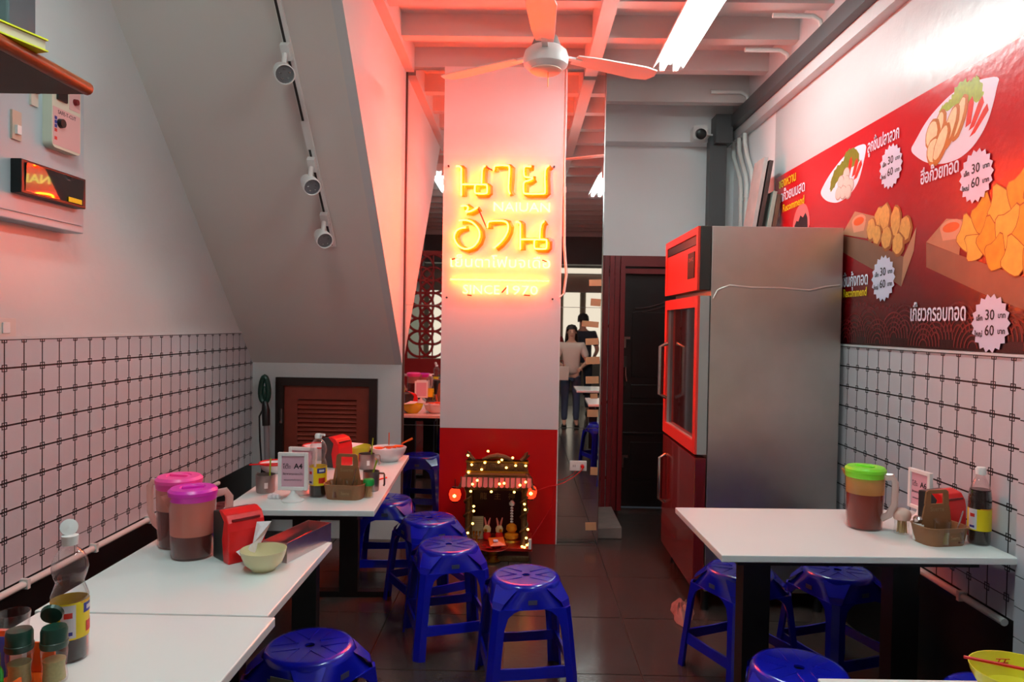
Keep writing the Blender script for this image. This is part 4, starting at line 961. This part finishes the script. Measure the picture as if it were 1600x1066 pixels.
def sign(label, x, y, rz, num):
    t = thing('table_sign', label, 'table sign', (x, y, T), rz, 'white framed table signs')
    MB().lathe([(0, 0), (.045, 0), (.046, .005), (.03, .012), (.013, .03), (.009, .045), (0, .045)], 24).build('stand', white_p, t, True)
    w_, h_ = .062, .158
    f = MB().box(-w_, -.008, .045, -w_ + .015, .008, .045 + h_).box(w_ - .015, -.008, .045, w_, .008, .045 + h_).box(-w_ + .015, -.008, .045, w_ - .015, .008, .06).box(-w_ + .015, -.008, .03 + h_, w_ - .015, .008, .045 + h_).build('frame', white_p, t, bevel=.002)
    c_ = MB().box(-w_ + .014, -.003, .058, w_ - .014, .004, .032 + h_).build('card', pink_paper, t)
    if num:
        text('card_lettering', num, .030, ink, c_, (.022, -.0034, .145), FRONT, ext=.0002, bold=.0008); text('card_lettering', 'โต๊ะ', .026, ink, c_, (-.025, -.0034, .143), FRONT, ext=.0002)
        text('card_lettering', 'สั่งอาหารกรุณาสแกนโค้ด', .012, ink, c_, (0, -.0034, .113), FRONT, ext=.0002, width=.082); text('card_lettering', 'ขอบคุณทุกท่านที่มาอุดหนุน', .008, ink, c_, (0, -.0034, .088), FRONT, ext=.0002, width=.074)
sign('white framed table sign reading A4', -.945, 2.955, math.radians(2), 'A4')
sign('white framed sign standing behind the A4 sign', -.945, 3.085, math.radians(-6), None)
sign('white framed table sign reading A6 on the right table', 1.585, 2.83, math.radians(-82), 'A6')
cr = MB()
for k in range(7): cr.lathe([(0, -.008), (.012, -.004), (.014, .002), (.006, .008), (0, .009)], 7, (.012 * math.cos(k * 2.4) * (k / 3), .010 * math.sin(k * 2.4) * (k / 3), .009), R=Matrix.Rotation(k, 3, 'X'))
o = tag(cr.build('crumpled_tissue', tissue_m), 'small crumpled tissue beside the A4 sign foot', 'tissue'); o.location = (-1.035, 2.99, T)
# chopstick box
cb = thing('chopstick_box', 'long open metal chopstick box beside the cream bowl', 'chopstick box', (-.722, 2.318, T), math.radians(-17))
q = .0018
MB().box(-.045, -.125, 0, .045, .125, q).box(-.045, -.125, q, -.045 + q, .125, .062).box(.045 - q, -.125, q, .045, .125, .062).box(-.045 + q, -.125, q, .045 - q, -.125 + q, .062).box(-.045 + q, .125 - q, q, .045 - q, .125, .062).build('metal_tray', pm('box steel', (206, 190, 190), .32, 1.0, var=.2, scale=20), cb)
for k in range(6):
    c_ = stick('chopstick', ['first', 'second', 'third', 'fourth', 'fifth', 'sixth'][k] + ' red chopstick from the left in the metal box', 'chopstick', [(-.026 + .009 * k, -.115, .020 + .004 * (k % 2)), (-.022 + .008 * k, .11, .026 + .004 * ((k + 1) % 2))], .0036, red_p, 'red chopsticks in the metal box')
    c_.location = cb.location; c_.rotation_euler = cb.rotation_euler
c_ = stick('steel_spoon', 'steel spoon handle lying in the metal chopstick box', 'spoon', [(.02, -.02, .012), (.03, .09, .030)], .0042, silver); c_.location = cb.location; c_.rotation_euler = cb.rotation_euler
# near left condiments
tr2 = thing('condiment_tray', 'orange plastic condiment tray at the lower left corner', 'tray', (-1.03, 1.36, T), 0)
MB().box(-.10, -.11, 0, .07, .11, .006).box(-.10, -.11, .006, -.094, .11, .09).box(.064, -.11, .006, .07, .0, .05).box(-.094, .104, .006, .064, .11, .07).box(-.094, -.11, .006, .064, -.104, .05).build('tray_walls', orange_p, tr2, bevel=.002)
def shaker(label, x, y, open_):
    t = thing('pepper_shaker', label, 'shaker', (x, y, T + .0065), .3, 'green capped pepper shakers')
    MB().shell([(0, .002), (.024, 0), (.025, .006), (.022, .03), (.025, .06), (.024, .072)], 20).build('jar', glass, t, True)
    MB().lathe([(.021, .004), (.019, .03), (.021, .045), (0, .045)], 20).build('pepper', pm('ground pepper', (170, 160, 110), .8, var=.2, scale=200) if 'ground pepper' not in MATS else MATS['ground pepper'], t, True)
    MB().lathe([(.024, .07), (.026, .074), (.026, .083), (.0245, .084), (.0245, .106), (.022, .112), (0, .113)], 20).build('cap', dkgreen, t, True)
    if open_: MB().lathe([(0, -.004), (.02, -.004), (.022, .004), (.019, .003), (0, .0)], 20, (-.012, .026, .128), R=Matrix.Rotation(math.radians(-70), 3, 'X')).build('flip_lid', dkgreen, t, True)
shaker('closed green capped pepper shaker at the lower left', -1.005, 1.415, False); shaker('open green capped pepper shaker beside the sauce bottle', -.945, 1.452 - .02, True)
gb = thing('green_bottle', 'small bright green bottle at the bottom left edge', 'bottle', (-1.0, 1.335, T + .0065)); MB().lathe([(0, 0), (.018, 0), (.018, .06), (.012, .075), (0, .075)], 16).build('body', pm('green glass', (20, 130, 30), .15), gb, True); MB().lathe([(.013, .074), (.013, .098), (0, .1)], 14).build('cap', pm('olive cap', (60, 80, 20), .4), gb, True)
gt = thing('drinking_glass', 'clear drinking glass at the lower left corner', 'glass', (-1.15, 1.60, T)); MB().shell([(0, .003), (.028, 0), (.034, .075), (.0325, .075), (.0265, .005)], 20).build('tumbler', glass, gt, True); MB().lathe([(.024, .006), (.026, .02), (0, .02)], 18).build('dregs', tea, gt, True)
lg = thing('blue_lighter', 'blue plastic lighter standing in the orange tray', 'lighter', (-1.062, 1.445, T + .0065)); MB().prism(rsq(.012, .007, .005, 3), 'z', 0, .085).build('body', pm('blue plastic', (40, 90, 200), .3), lg, True); MB().box(-.01, -.006, .085, .01, .006, .097).build('metal_hood', silver, lg)
tag(MB().box(-1.045, 1.444, T + .0065, -1.02, 1.458, T + .10).build('paper_packet', white_p), 'white paper packet standing in the orange tray', 'packet')
# yellow bowl on the nearest right table
yb = bowl('yellow bowl with printed red figure on the nearest right table', 1.03, 1.455, yellow_m, .092, .062)
text('bowl_print', '开', .035, label_r, yb, (.01, .077, .04), cols((1, 0, 0), (0, -.5, .866), (0, -.866, -.5)), ext=.0004)
stick('chopstick', 'red chopstick resting across the yellow bowl', 'chopstick', [(.935, 1.49, T + .072), (1.12, 1.40, T + .068)], .0035, red_p)
stick('steel_spoon', 'steel spoon handle sticking up from the yellow bowl', 'spoon', [(1.085, 1.44, T + .02), (1.07, 1.50, T + .095)], .004, silver)

# ------------------------------------------------------------------ corner floor steamer
vc = thing('stick_cleaner', 'black stick cleaner with dark green loop handle in the corner', 'cleaner', (-1.70, 4.70, 0))
lp = [(.02 * math.sin(a) * (1.3 - .3 * math.cos(a)), 0, 1.04 + .085 * math.cos(a)) for a in [2 * PI * k / 20 for k in range(20)]]
MB().tube([(p[0] - .02, .06, p[2]) for p in lp], .019, 8, closed=True).build('handle_loop', dkgreen, vc, True)
MB().lathe([(0, -.06), (.013, -.045), (.017, 0), (.012, .04), (0, .055)], 12, (-.02, .06, 1.01)).build('handle_core', dkgreen, vc, True)
MB().tube([(-.015, .055, .96), (-.005, .045, .90), (0, .04, .80)], [.018, .028, .026], 10).build('grip_body', black, vc, True)
MB().tube([(0, .04, .82), (.012, .03, .56)], .019, 10).build('tube', pm('grey tube', (150, 146, 150), .35, .5), vc, True)
MB().tube([(.012, .03, .57), (.02, .02, .15)], .03, 10).build('motor_body', black, vc, True); MB().box(-.09, -.12, 0, .13, .06, .09).build('floor_head', black, vc, bevel=.015)
MB().tube([(-.02, .05, .92), (-.05, .05, .86), (-.045, .05, .7), (-.03, .05, .5), (-.05, .05, .35), (0, .04, .3)], .006, 6).build('power_cord', black, vc, True)

# ------------------------------------------------------------------ shrine
sr = thing('spirit_shrine', 'small gilded Chinese floor shrine with tiled roof by the red panel', 'shrine', (-.145, 4.66, 0))
gm = gold_d; dr = pm('dark red lacquer', (70, 8, 8), .35)
MB().box(-.215, -.17, .0, .215, .17, .035).build('foot_plinth', gm, sr, bevel=.004); MB().box(-.21, -.16, .035, .21, .17, .07).build('base_box', dr, sr); MB().box(-.235, -.185, .07, .235, .17, .09).build('floor_board', pm('red lacquer board', (150, 24, 14), .3), sr, bevel=.003)
MB().box(-.18, .13, .09, .18, .15, .46).build('back_panel', dr, sr)
for s_ in (-1, 1):
    MB().box(s_ * .18 - .02, -.02, .09, s_ * .18 + .02, .15, .46).build('side_panel', gm, sr)
    MB().lathe([(.024, .09), (.024, .11), (.017, .12), (.018, .28), (.017, .42), (.026, .44), (.026, .46)], 12, (s_ * .18, -.12, 0)).build('pillar', gm, sr, True)
    dg = [(s_ * .18 + .024 * math.cos(k * .8), -.12 + .024 * math.sin(k * .8), .13 + .012 * k) for k in range(24)]
    MB().tube(dg, .007, 6).build('dragon_carving', gm, sr, True)
MB().box(-.2, -.14, .445, .2, .15, .465).build('lintel', gm, sr)
rtile = pm('pink red roof tile', (196, 74, 62), .4); rt = MB().prism([(-.0155, 0), (-.0155, -.05), (-.011, -.062), (0, -.067), (.011, -.062), (.0155, -.05), (.0155, 0)], 'y', -.004, .004).mesh('roof_tile', rtile)
MB().prism([(-.235, .465), (.235, .465), (.185, .535), (-.185, .535)], 'y', -.10, .15).build('roof_core', gm, sr)
for k in range(13):
    link('roof_tile', rt, sr, ((k - 6) * .0345, -.145 - .0, .527), (math.radians(-28), 0, 0), (1, 1, 1))
    MB().tube([((k - 6) * .0345 - .017, -.150, .532), ((k - 6) * .0345 - .017, -.181, .470)], .0045, 5).build('roof_rib', gm, sr)
for s_ in (-1, 1):
    MB().tube([(s_ * .19, -.11, .54), (s_ * .215, -.14, .50), (s_ * .235, -.165, .462), (s_ * .25, -.175, .46)], [.010, .010, .010, .004], 8).build('hip_ridge', gm, sr, True)
MB().box(-.2, -.03, .535, .2, .02, .612).build('ridge_panel', gm, sr); MB().box(-.205, -.035, .535, .205, .025, .547).build('ridge_rail', gold, sr); MB().box(-.205, -.035, .60, .205, .025, .612).build('ridge_rail', gold, sr)
for k in range(6): MB().lathe([(0, -.006), (.02, -.004), (.023, 0), (.02, .004), (0, .006)], 12, (-.15 + .06 * k, -.034, .573), R=Matrix.Rotation(PI / 2, 3, 'X')).build('ridge_medallion', gm, sr, True)
for s_ in (-1, 1):
    MB().tube([(s_ * .16, 0, .61), (s_ * .185, 0, .64), (s_ * .19, 0, .665), (s_ * .175, 0, .655)], [.018, .016, .012, .004], 8).tube([(s_ * .185, 0, .63), (s_ * .21, 0, .65)], [.012, .004], 6).build('ridge_finial', gm, sr, True)
MB().tube([(-.10, 0, .615), (-.05, 0, .632), (0, 0, .64), (.05, 0, .632), (.10, 0, .615)], [.008, .016, .02, .016, .008], 8).build('ridge_crest', gm, sr, True)
inkg = pm('gold ink', (190, 160, 110), .5)
for cx_, chs in ((-.095, '五龍'), (0, '地主'), (.095, '財神')):
    for j, ch in enumerate(chs): text('gilt_character', ch, .05, inkg, sr, (cx_, .129, .40 - .06 * j), FRONT, ext=.0005)
cal = thing('prayer_card', 'beige gridded prayer card leaning inside the shrine', 'card', (-.27, 4.66, .0905)); MB().box(-.038, .0, .0, .038, .004, .145).xf(Matrix.Rotation(-.12, 4, 'X')).build('card', pm('beige card', (190, 170, 130), .6), cal)
m = MB()
for j in range(10): m.box(-.034, -.0008, .012 + .0125 * j, .034, .0, .014 + .0125 * j)
m.xf(Matrix.Rotation(-.12, 4, 'X')).build('card_print', pm('brown print', (90, 60, 40), .6), cal)['kind'] = 'stuff'
cs = thing('candle_stand', 'golden three branch candle stand in front of the prayer card', 'candle stand', (-.27, 4.59, .0905))
MB().lathe([(.022, 0), (.02, .006), (.006, .012), (.005, .04), (.012, .045), (0, .045)], 12).build('stem', gold, cs, True)
for k in (-1, 0, 1): MB().tube([(0, 0, .03), (.018 * k, 0, .036), (.02 * k, 0, .058)], .003, 6).build('branch', gold, cs, True); MB().lathe([(.006, .056), (.006, .07), (0, .074)], 8, (.02 * k, 0, 0)).build('cup', gold, cs, True)
for k, (x_, lb) in enumerate(((-.205, 'left red and white festive charm figure in the shrine'), (-.125, 'right red and white festive charm figure in the shrine'))):
    f = thing('festive_charm', lb, 'ornament', (x_, 4.645, .0905), (-.3, .35)[k], 'festive charms in the shrine')
    MB().lathe([(0, .0), (.022, .005), (.028, .03), (.018, .055), (0, .058)], 12).build('body', red_p, f, True); MB().lathe([(0, .05), (.024, .055), (.026, .075), (.015, .095), (0, .098)], 12).build('head', pm('cream felt', (220, 206, 160), .7) if k == 0 else MATS['cream felt'], f, True)
    for s_ in (-1, 1): MB().tube([(s_ * .008, 0, .09), (s_ * .012, 0, .115), (s_ * .02, 0, .145)], [.006, .008, .004], 6).build('ear', pm('pink felt', (220, 120, 110), .7) if (k == 0 and s_ < 0) else MATS['pink felt'], f, True)
    MB().lathe([(0, 0), (.011, .0), (.011, .004), (0, .006)], 10, (0, -.024, .068), R=Matrix.Rotation(PI / 2, 3, 'X')).build('face_disc', gold, f, True)
go = thing('gourd_offering', 'stacked orange gourd ornament with white knotted top in the shrine', 'ornament', (-.045, 4.63, .0905))
org = pm('amber fruit', (222, 138, 26), .35)
MB().lathe([(0, .01), (.03, .01), (.047, .025), (.045, .045), (.02, .058), (0, .058)], 16).build('lower_ball', org, go, True); MB().lathe([(0, .058), (.025, .06), (.036, .075), (.033, .10), (.012, .115), (0, .115)], 16).build('upper_ball', org, go, True); MB().lathe([(.05, 0), (.045, .012), (0, .012)], 16).build('dish', gold, go, True)
for k in range(6): MB().lathe([(0, -.009), (.010, -.004), (.010, .004), (0, .009)], 10, (0, 0, .125 + .018 * k)).build('string_bead', white_p, go, True)
MB().lathe([(0, -.02), (.017, -.01), (.019, .004), (.008, .02), (0, .022)], 12, (0, 0, .245)).build('white_flower', white_p, go, True)
pt = thing('offering_plate', 'plate of red wrapped sweets before the shrine', 'plate', (-.16, 4.50, 0))
MB().lathe([(.045, 0), (.05, .005), (.03, .02), (.028, .03), (.036, .04), (.028, .05), (.03, .065), (.06, .075), (.0, .076)], 20).build('gold_pedestal', gold, pt, True); MB().lathe([(0, .076), (.08, .078), (.10, .09), (.098, .092), (.07, .083), (0, .082)], 24).build('dish', pm('red dish', (150, 20, 16), .3), pt, True)
for k in range(10):
    sw_ = MB().box(-.02, -.012, -.005, .02, .012, .005).xf(Matrix.Rotation(k * 1.3, 4, 'Z') @ Matrix.Rotation(.3 * math.sin(k), 4, 'X')).build('wrapped_sweet', red_p, None, bevel=.003)
    sw_.location = (-.16 + .05 * math.cos(k * 2.4) * math.sqrt(k / 9 + .1), 4.50 + .045 * math.sin(k * 2.4) * math.sqrt(k / 9 + .1), .0905 + .006 * (k % 3)); tag(sw_, 'small red wrapped sweet in the heap on the offering plate', 'sweet', 'red wrapped sweets on the offering plate')
pk = thing('snack_packet', 'orange snack packet lying on top of the red sweets', 'packet', (-.135, 4.475, .128), .25); MB().add([(-.05, -.035, -.014), (.05, -.035, -.014), (.05, .035, .02), (-.05, .035, .02), (0, 0, .014), (0, 0, -.006)], [(0, 1, 4), (1, 2, 4), (2, 3, 4), (3, 0, 4), (1, 0, 5), (2, 1, 5), (3, 2, 5), (0, 3, 5)]).build('wrapper', orange_p, pk)
MB().obox((-.01, -.01, .012), (.03, .02, .004), Matrix.Rotation(.4, 3, 'X')).build('printed_patch', pm('pale print patch', (200, 190, 220), .5), pk)
# fairy lights
fl_ = thing('fairy_lights', 'string of warm fairy lights wound around the shrine', 'string lights', (-.145, 4.66, 0))
bp_ = [(-.165, .60), (-.185, .55), (-.19, .66), (-.08, .615), (.03, .635), (.06, .585), (.01, .62), (.10, .65), (-.10, .57), (.185, .60), (.12, .60), (-.15, .50), (-.12, .525), (.02, .505), (.05, .51), (.185, .52), (.15, .50), (-.16, .455), (-.03, .455), (.115, .455),
       (-.14, .36), (-.14, .33), (.18, .38), (.185, .345), (-.145, .25), (-.175, .19), (-.155, .14), (.205, .22), (.195, .165), (.20, .12), (.185, .105), (.215, .13), (-.06, .69), (.17, .11)]
bm_ = MB().lathe([(0, -.008), (.0075, -.004), (.0075, .004), (0, .008)], 8).mesh('fairy_bulb', bulb_m)
prev = None
for x_, z_ in bp_:
    y_ = -.165 if z_ < .53 else -.05
    if z_ > .53: y_ = -.045
    link('fairy_bulb', bm_, fl_, (x_, y_ - .012, z_ - .01))
wpts = [(-.19, -.05, .64), (-.08, -.05, .60), (.05, -.05, .63), (.19, -.05, .59), (.2, -.14, .54), (.05, -.15, .52), (-.1, -.15, .535), (-.2, -.15, .50), (-.16, -.17, .44), (-.145, -.16, .30), (-.17, -.16, .17), (-.15, -.17, .12)]
MB().tube(wpts, .0016, 5).build('wire', pm('green wire', (50, 60, 30), .5), fl_); MB().tube([(.2, -.14, .54), (.19, -.17, .40), (.185, -.16, .30), (.205, -.16, .2), (.2, -.17, .11)], .0016, 5).build('wire', MATS['green wire'], fl_)
def lantern(label, x, y, z):
    t = thing('paper_lantern', label, 'lantern', (x, y, z), 0, 'red lanterns at the shrine')
    MB().lathe([(.018, -.042), (.032, -.03), (.040, 0), (.032, .03), (.018, .042)], 16).build('paper_shade', lantern_m, t, True)
    for zz in (-.046, .046): MB().lathe([(.02, -.005), (.02, .005)], 14, (0, 0, zz)).build('rim', pm('dark cap', (60, 20, 14), .4) if 'dark cap' not in MATS else MATS['dark cap'], t, True)
    MB().lathe([(0, -.012), (.011, -.004), (.011, .004), (0, .012)], 10, (0, -.043, 0)).build('bulb', bulb_m, t, True)
    MB().tube([(0, 0, .05), (0, 0, .10)], .0025, 5).build('hanger', black, t)
lantern('red glowing lantern hanging left of the shrine', -.415, 4.60, .395); lantern('red glowing lantern hanging right of the shrine', .075, 4.56, .43)
tag(MB().box(.065, 4.46, .0905, .083, 4.49, .15).build('light_adapter', white_p), 'small white light adapter at the shrine base corner', 'adapter')
# socket on the mirror, red flex
ou = thing('wall_socket', 'white double socket plate on the right mirror', 'socket', (.405, D - .002, .535)); MB().box(-.058, -.010, -.034, .058, 0, .034).build('plate', white_p, ou, bevel=.003)
for x_ in (-.028, .028):
    for s_ in (-.006, .006): MB().box(x_ + s_ - .0015, -.0108, -.008, x_ + s_ + .0015, -.0098, .008).build('socket_slot', black, ou)
pg = thing('red_plug', 'red plug with red flex in the mirror socket', 'plug', (.433, D - .013, .535)); MB().lathe([(0, 0), (.014, 0), (.011, .03), (0, .032)], 12, R=Matrix.Rotation(PI / 2, 3, 'X')).build('plug_body', red_p, pg, True)
MB().tube([(0, -.03, 0), (-.01, -.05, -.02), (-.06, -.03, -.07), (-.13, -.04, -.11), (-.19, -.06, -.125), (-.23, -.06, -.13), (-.30, -.09, -.15), (-.33, -.2, -.13)], .003, 6).build('flex', red_p, pg, True)
stick('fallen_wire', 'thin wire trailing down the red panel to the floor', 'wire', [(.08, 4.52, .14), (.14, 4.75, .16), (.19, 4.85, .21), (.225, 4.858, .27), (.24, 4.86, .40)], .0016, red_p)

# ------------------------------------------------------------------ people seen in the mirror
def skinned(name, chain, mat, parent, sub=1):
    """chain: dict joint -> (pos, radius, parent joint or None)"""
    names = list(chain); idx = {n: i for i, n in enumerate(names)}
    me = bpy.data.meshes.new(name); me.from_pydata([chain[n][0] for n in names], [(idx[n], idx[chain[n][2]]) for n in names if chain[n][2]], [])
    o = bpy.data.objects.new(name, me); COL.objects.link(o); me.materials.append(mat)
    sk = o.modifiers.new('skin', 'SKIN'); sk.use_smooth_shade = True
    for n in names:
        v = me.skin_vertices[0].data[idx[n]]; r = chain[n][1]; v.radius = (r, r) if not isinstance(r, tuple) else r; v.use_root = chain[n][2] is None
    s = o.modifiers.new('sub', 'SUBSURF'); s.levels = sub; s.render_levels = sub
    o.parent = parent
    return o
def person(label, loc, rz, shirt, trouser, hair_long, arms, h=1.0):
    t = thing('person', label, 'person', loc, rz); t.scale = (h, h, h)
    L, Rr = arms
    body = {'pelvis': ((0, 0, .92), (.105, .075), None), 'chest': ((0, 0, 1.22), (.15, .10), 'pelvis'), 'neckb': ((0, 0, 1.40), (.06, .055), 'chest'), 'neck': ((0, -.01, 1.46), .048, 'neckb'), 'chin': ((0, -.02, 1.52), (.062, .068), 'neck'), 'head': ((0, -.01, 1.60), (.075, .088), 'chin'), 'crown': ((0, 0, 1.67), (.05, .06), 'head')}
    for s_, A, k in ((-1, L, 'l'), (1, Rr, 'r')):
        body['sh' + k] = ((s_ * .17, 0, 1.36), .052, 'neckb'); body['el' + k] = (A[0], .040, 'sh' + k); body['wr' + k] = (A[1], .028, 'el' + k)
        d = (Vector(A[1]) - Vector(A[0])).normalized(); wv = Vector(A[1])
        body['pa' + k] = (tuple(wv + d * .06), (.034, .018), 'wr' + k)
        sdv = d.cross(Vector((0, 1, 0)))
        sdv = sdv.normalized() if sdv.length > .1 else Vector((1, 0, 0))
        for j, (of, ln) in enumerate(((-.024, .062), (-.008, .072), (.008, .07), (.024, .055))):
            body['fa%d%s' % (j, k)] = (tuple(wv + d * .10 + sdv * of), .009, 'pa' + k); body['fb%d%s' % (j, k)] = (tuple(wv + d * (.10 + ln * .6) + sdv * of + Vector((0, -.012, -.012))), .008, 'fa%d%s' % (j, k))
        body['th' + k] = (tuple(wv + d * .05 + sdv * -.05 + Vector((0, -.02, 0))), .010, 'pa' + k)
        body['hip' + k] = ((s_ * .085, 0, .86), .07, 'pelvis'); body['kn' + k] = ((s_ * .095, -.01, .48), .056, 'hip' + k); body['an' + k] = ((s_ * .10, .01, .09), .038, 'kn' + k); body['to' + k] = ((s_ * .105, -.14, .03), (.035, .025), 'an' + k)
    skinned('body', body, skin, t)
    sh_ = {'w': ((0, 0, .85), (.17, .125), None), 'c': ((0, 0, 1.15), (.16, .115), 'w'), 'c2': ((0, 0, 1.30), (.17, .115), 'c'), 'n': ((0, 0, 1.41), (.085, .07), 'c2')}
    for s_, A, k in ((-1, L, 'l'), (1, Rr, 'r')):
        e = Vector(A[0]); q_ = Vector((s_ * .18, 0, 1.36)); sh_['s' + k] = (tuple(q_), .085, 'c2'); sh_['e' + k] = (tuple(q_ + (e - q_) * .8), .062, 's' + k)
    skinned('shirt', sh_, shirt, t)
    tr_ = {'p': ((0, 0, .95), (.155, .115), None)}
    for s_, k in ((-1, 'l'), (1, 'r')): tr_['h' + k] = ((s_ * .088, 0, .82), .095, 'p'); tr_['k' + k] = ((s_ * .097, -.01, .48), .068, 'h' + k); tr_['a' + k] = ((s_ * .10, .01, .10), .055, 'k' + k)
    skinned('trousers', tr_, trouser, t)
    for s_ in (-1, 1):
        MB().lathe([(0, 0), (.045, .0), (.048, .03), (.03, .065), (0, .07)], 14, (s_ * .105, -.05, 0), sy=2.4).build('shoe', black, t, True)
        MB().lathe([(0, -.006), (.009, -.004), (.009, .004), (0, .006)], 8, (s_ * .03, -.088, 1.60)).build('eye', black, t, True); MB().lathe([(0, -.02), (.012, -.01), (.012, .012), (0, .022)], 8, (s_ * .078, .0, 1.585)).build('ear', skin, t, True)
    MB().tube([(0, -.09, 1.60), (0, -.105, 1.57), (0, -.092, 1.56)], [.006, .012, .008], 8).build('nose', skin, t, True); MB().tube([(-.025, -.083, 1.53), (0, -.09, 1.526), (.025, -.083, 1.53)], .006, 6).build('mouth', pm('lips', (170, 90, 80), .5) if 'lips' not in MATS else MATS['lips'], t, True)
    hp = [(0, 1.715), (.05, 1.705), (.085, 1.67), (.098, 1.62)] + ([(.11, 1.5), (.12, 1.38), (.10, 1.33)] if hair_long else [(.094, 1.57)])
    m = MB(); n = 24; vs_, fs_ = [], []
    for r_, z_ in hp[::-1]:
        for k in range(n):
            a = PI * (-.13) + (PI * 1.26) * k / (n - 1) if z_ < 1.66 else 2 * PI * k / (n - 1)
            if z_ < 1.66: vs_.append((r_ * math.cos(a), r_ * math.sin(a) + .005, z_))
            else: vs_.append((r_ * math.cos(PI * (-.13) + 2 * PI * k / (n - 1) * .63), r_ * math.sin(PI * (-.13) + 2 * PI * k / (n - 1) * .63), z_))
    for i in range(len(hp) - 1):
        for k in range(n - 1): fs_.append((i * n + k, i * n + k + 1, i * n + n + k + 1, i * n + n + k))
    hm = m.add(vs_, fs_).lathe([(.095, 1.645), (.09, 1.67), (.06, 1.71), (0, 1.725)], 20).build('hair', hair_m, t, True)
    s = hm.modifiers.new('thick', 'SOLIDIFY'); s.thickness = .012; s.offset = -1
    return t
# both stand between the camera and the shop front; seen by way of the mirror
person('woman in cream blouse and jeans seen in the right mirror', (.74, -.75, 0), PI, cloth_w, denim, True, (((-.27, -.05, 1.10), (-.16, -.22, 1.02)), ((.27, -.05, 1.10), (.16, -.24, 1.04))), .885)
tb = thing('tote_bag', 'white tote bag held by the woman in cream', 'bag', (.55, -.40, .72)); MB().prism([(-.13, 0), (.13, 0), (.14, .2), (-.14, .2)], 'y', -.03, .03).build('bag_body', cloth_w, tb, bevel=.006); MB().tube([(-.06, 0, .2), (-.05, 0, .28), (.05, 0, .28), (.06, 0, .2)], .006, 6).build('bag_handle', cloth_r, tb, True)
person('person in dark navy shirt with back turned near the shop front', (1.04, -2.3, 0), 0, cloth_b, cloth_b, False, (((-.25, .02, 1.10), (-.22, -.12, .90)), ((.25, .02, 1.10), (.20, -.18, .95))), 1.0)
person('person in red shirt glimpsed behind the woman in the mirror', (.52, -2.7, 0), .3, cloth_r, cloth_b, False, (((-.25, .02, 1.10), (-.24, -.05, .86)), ((.25, .02, 1.10), (.24, -.05, .86))), .93)
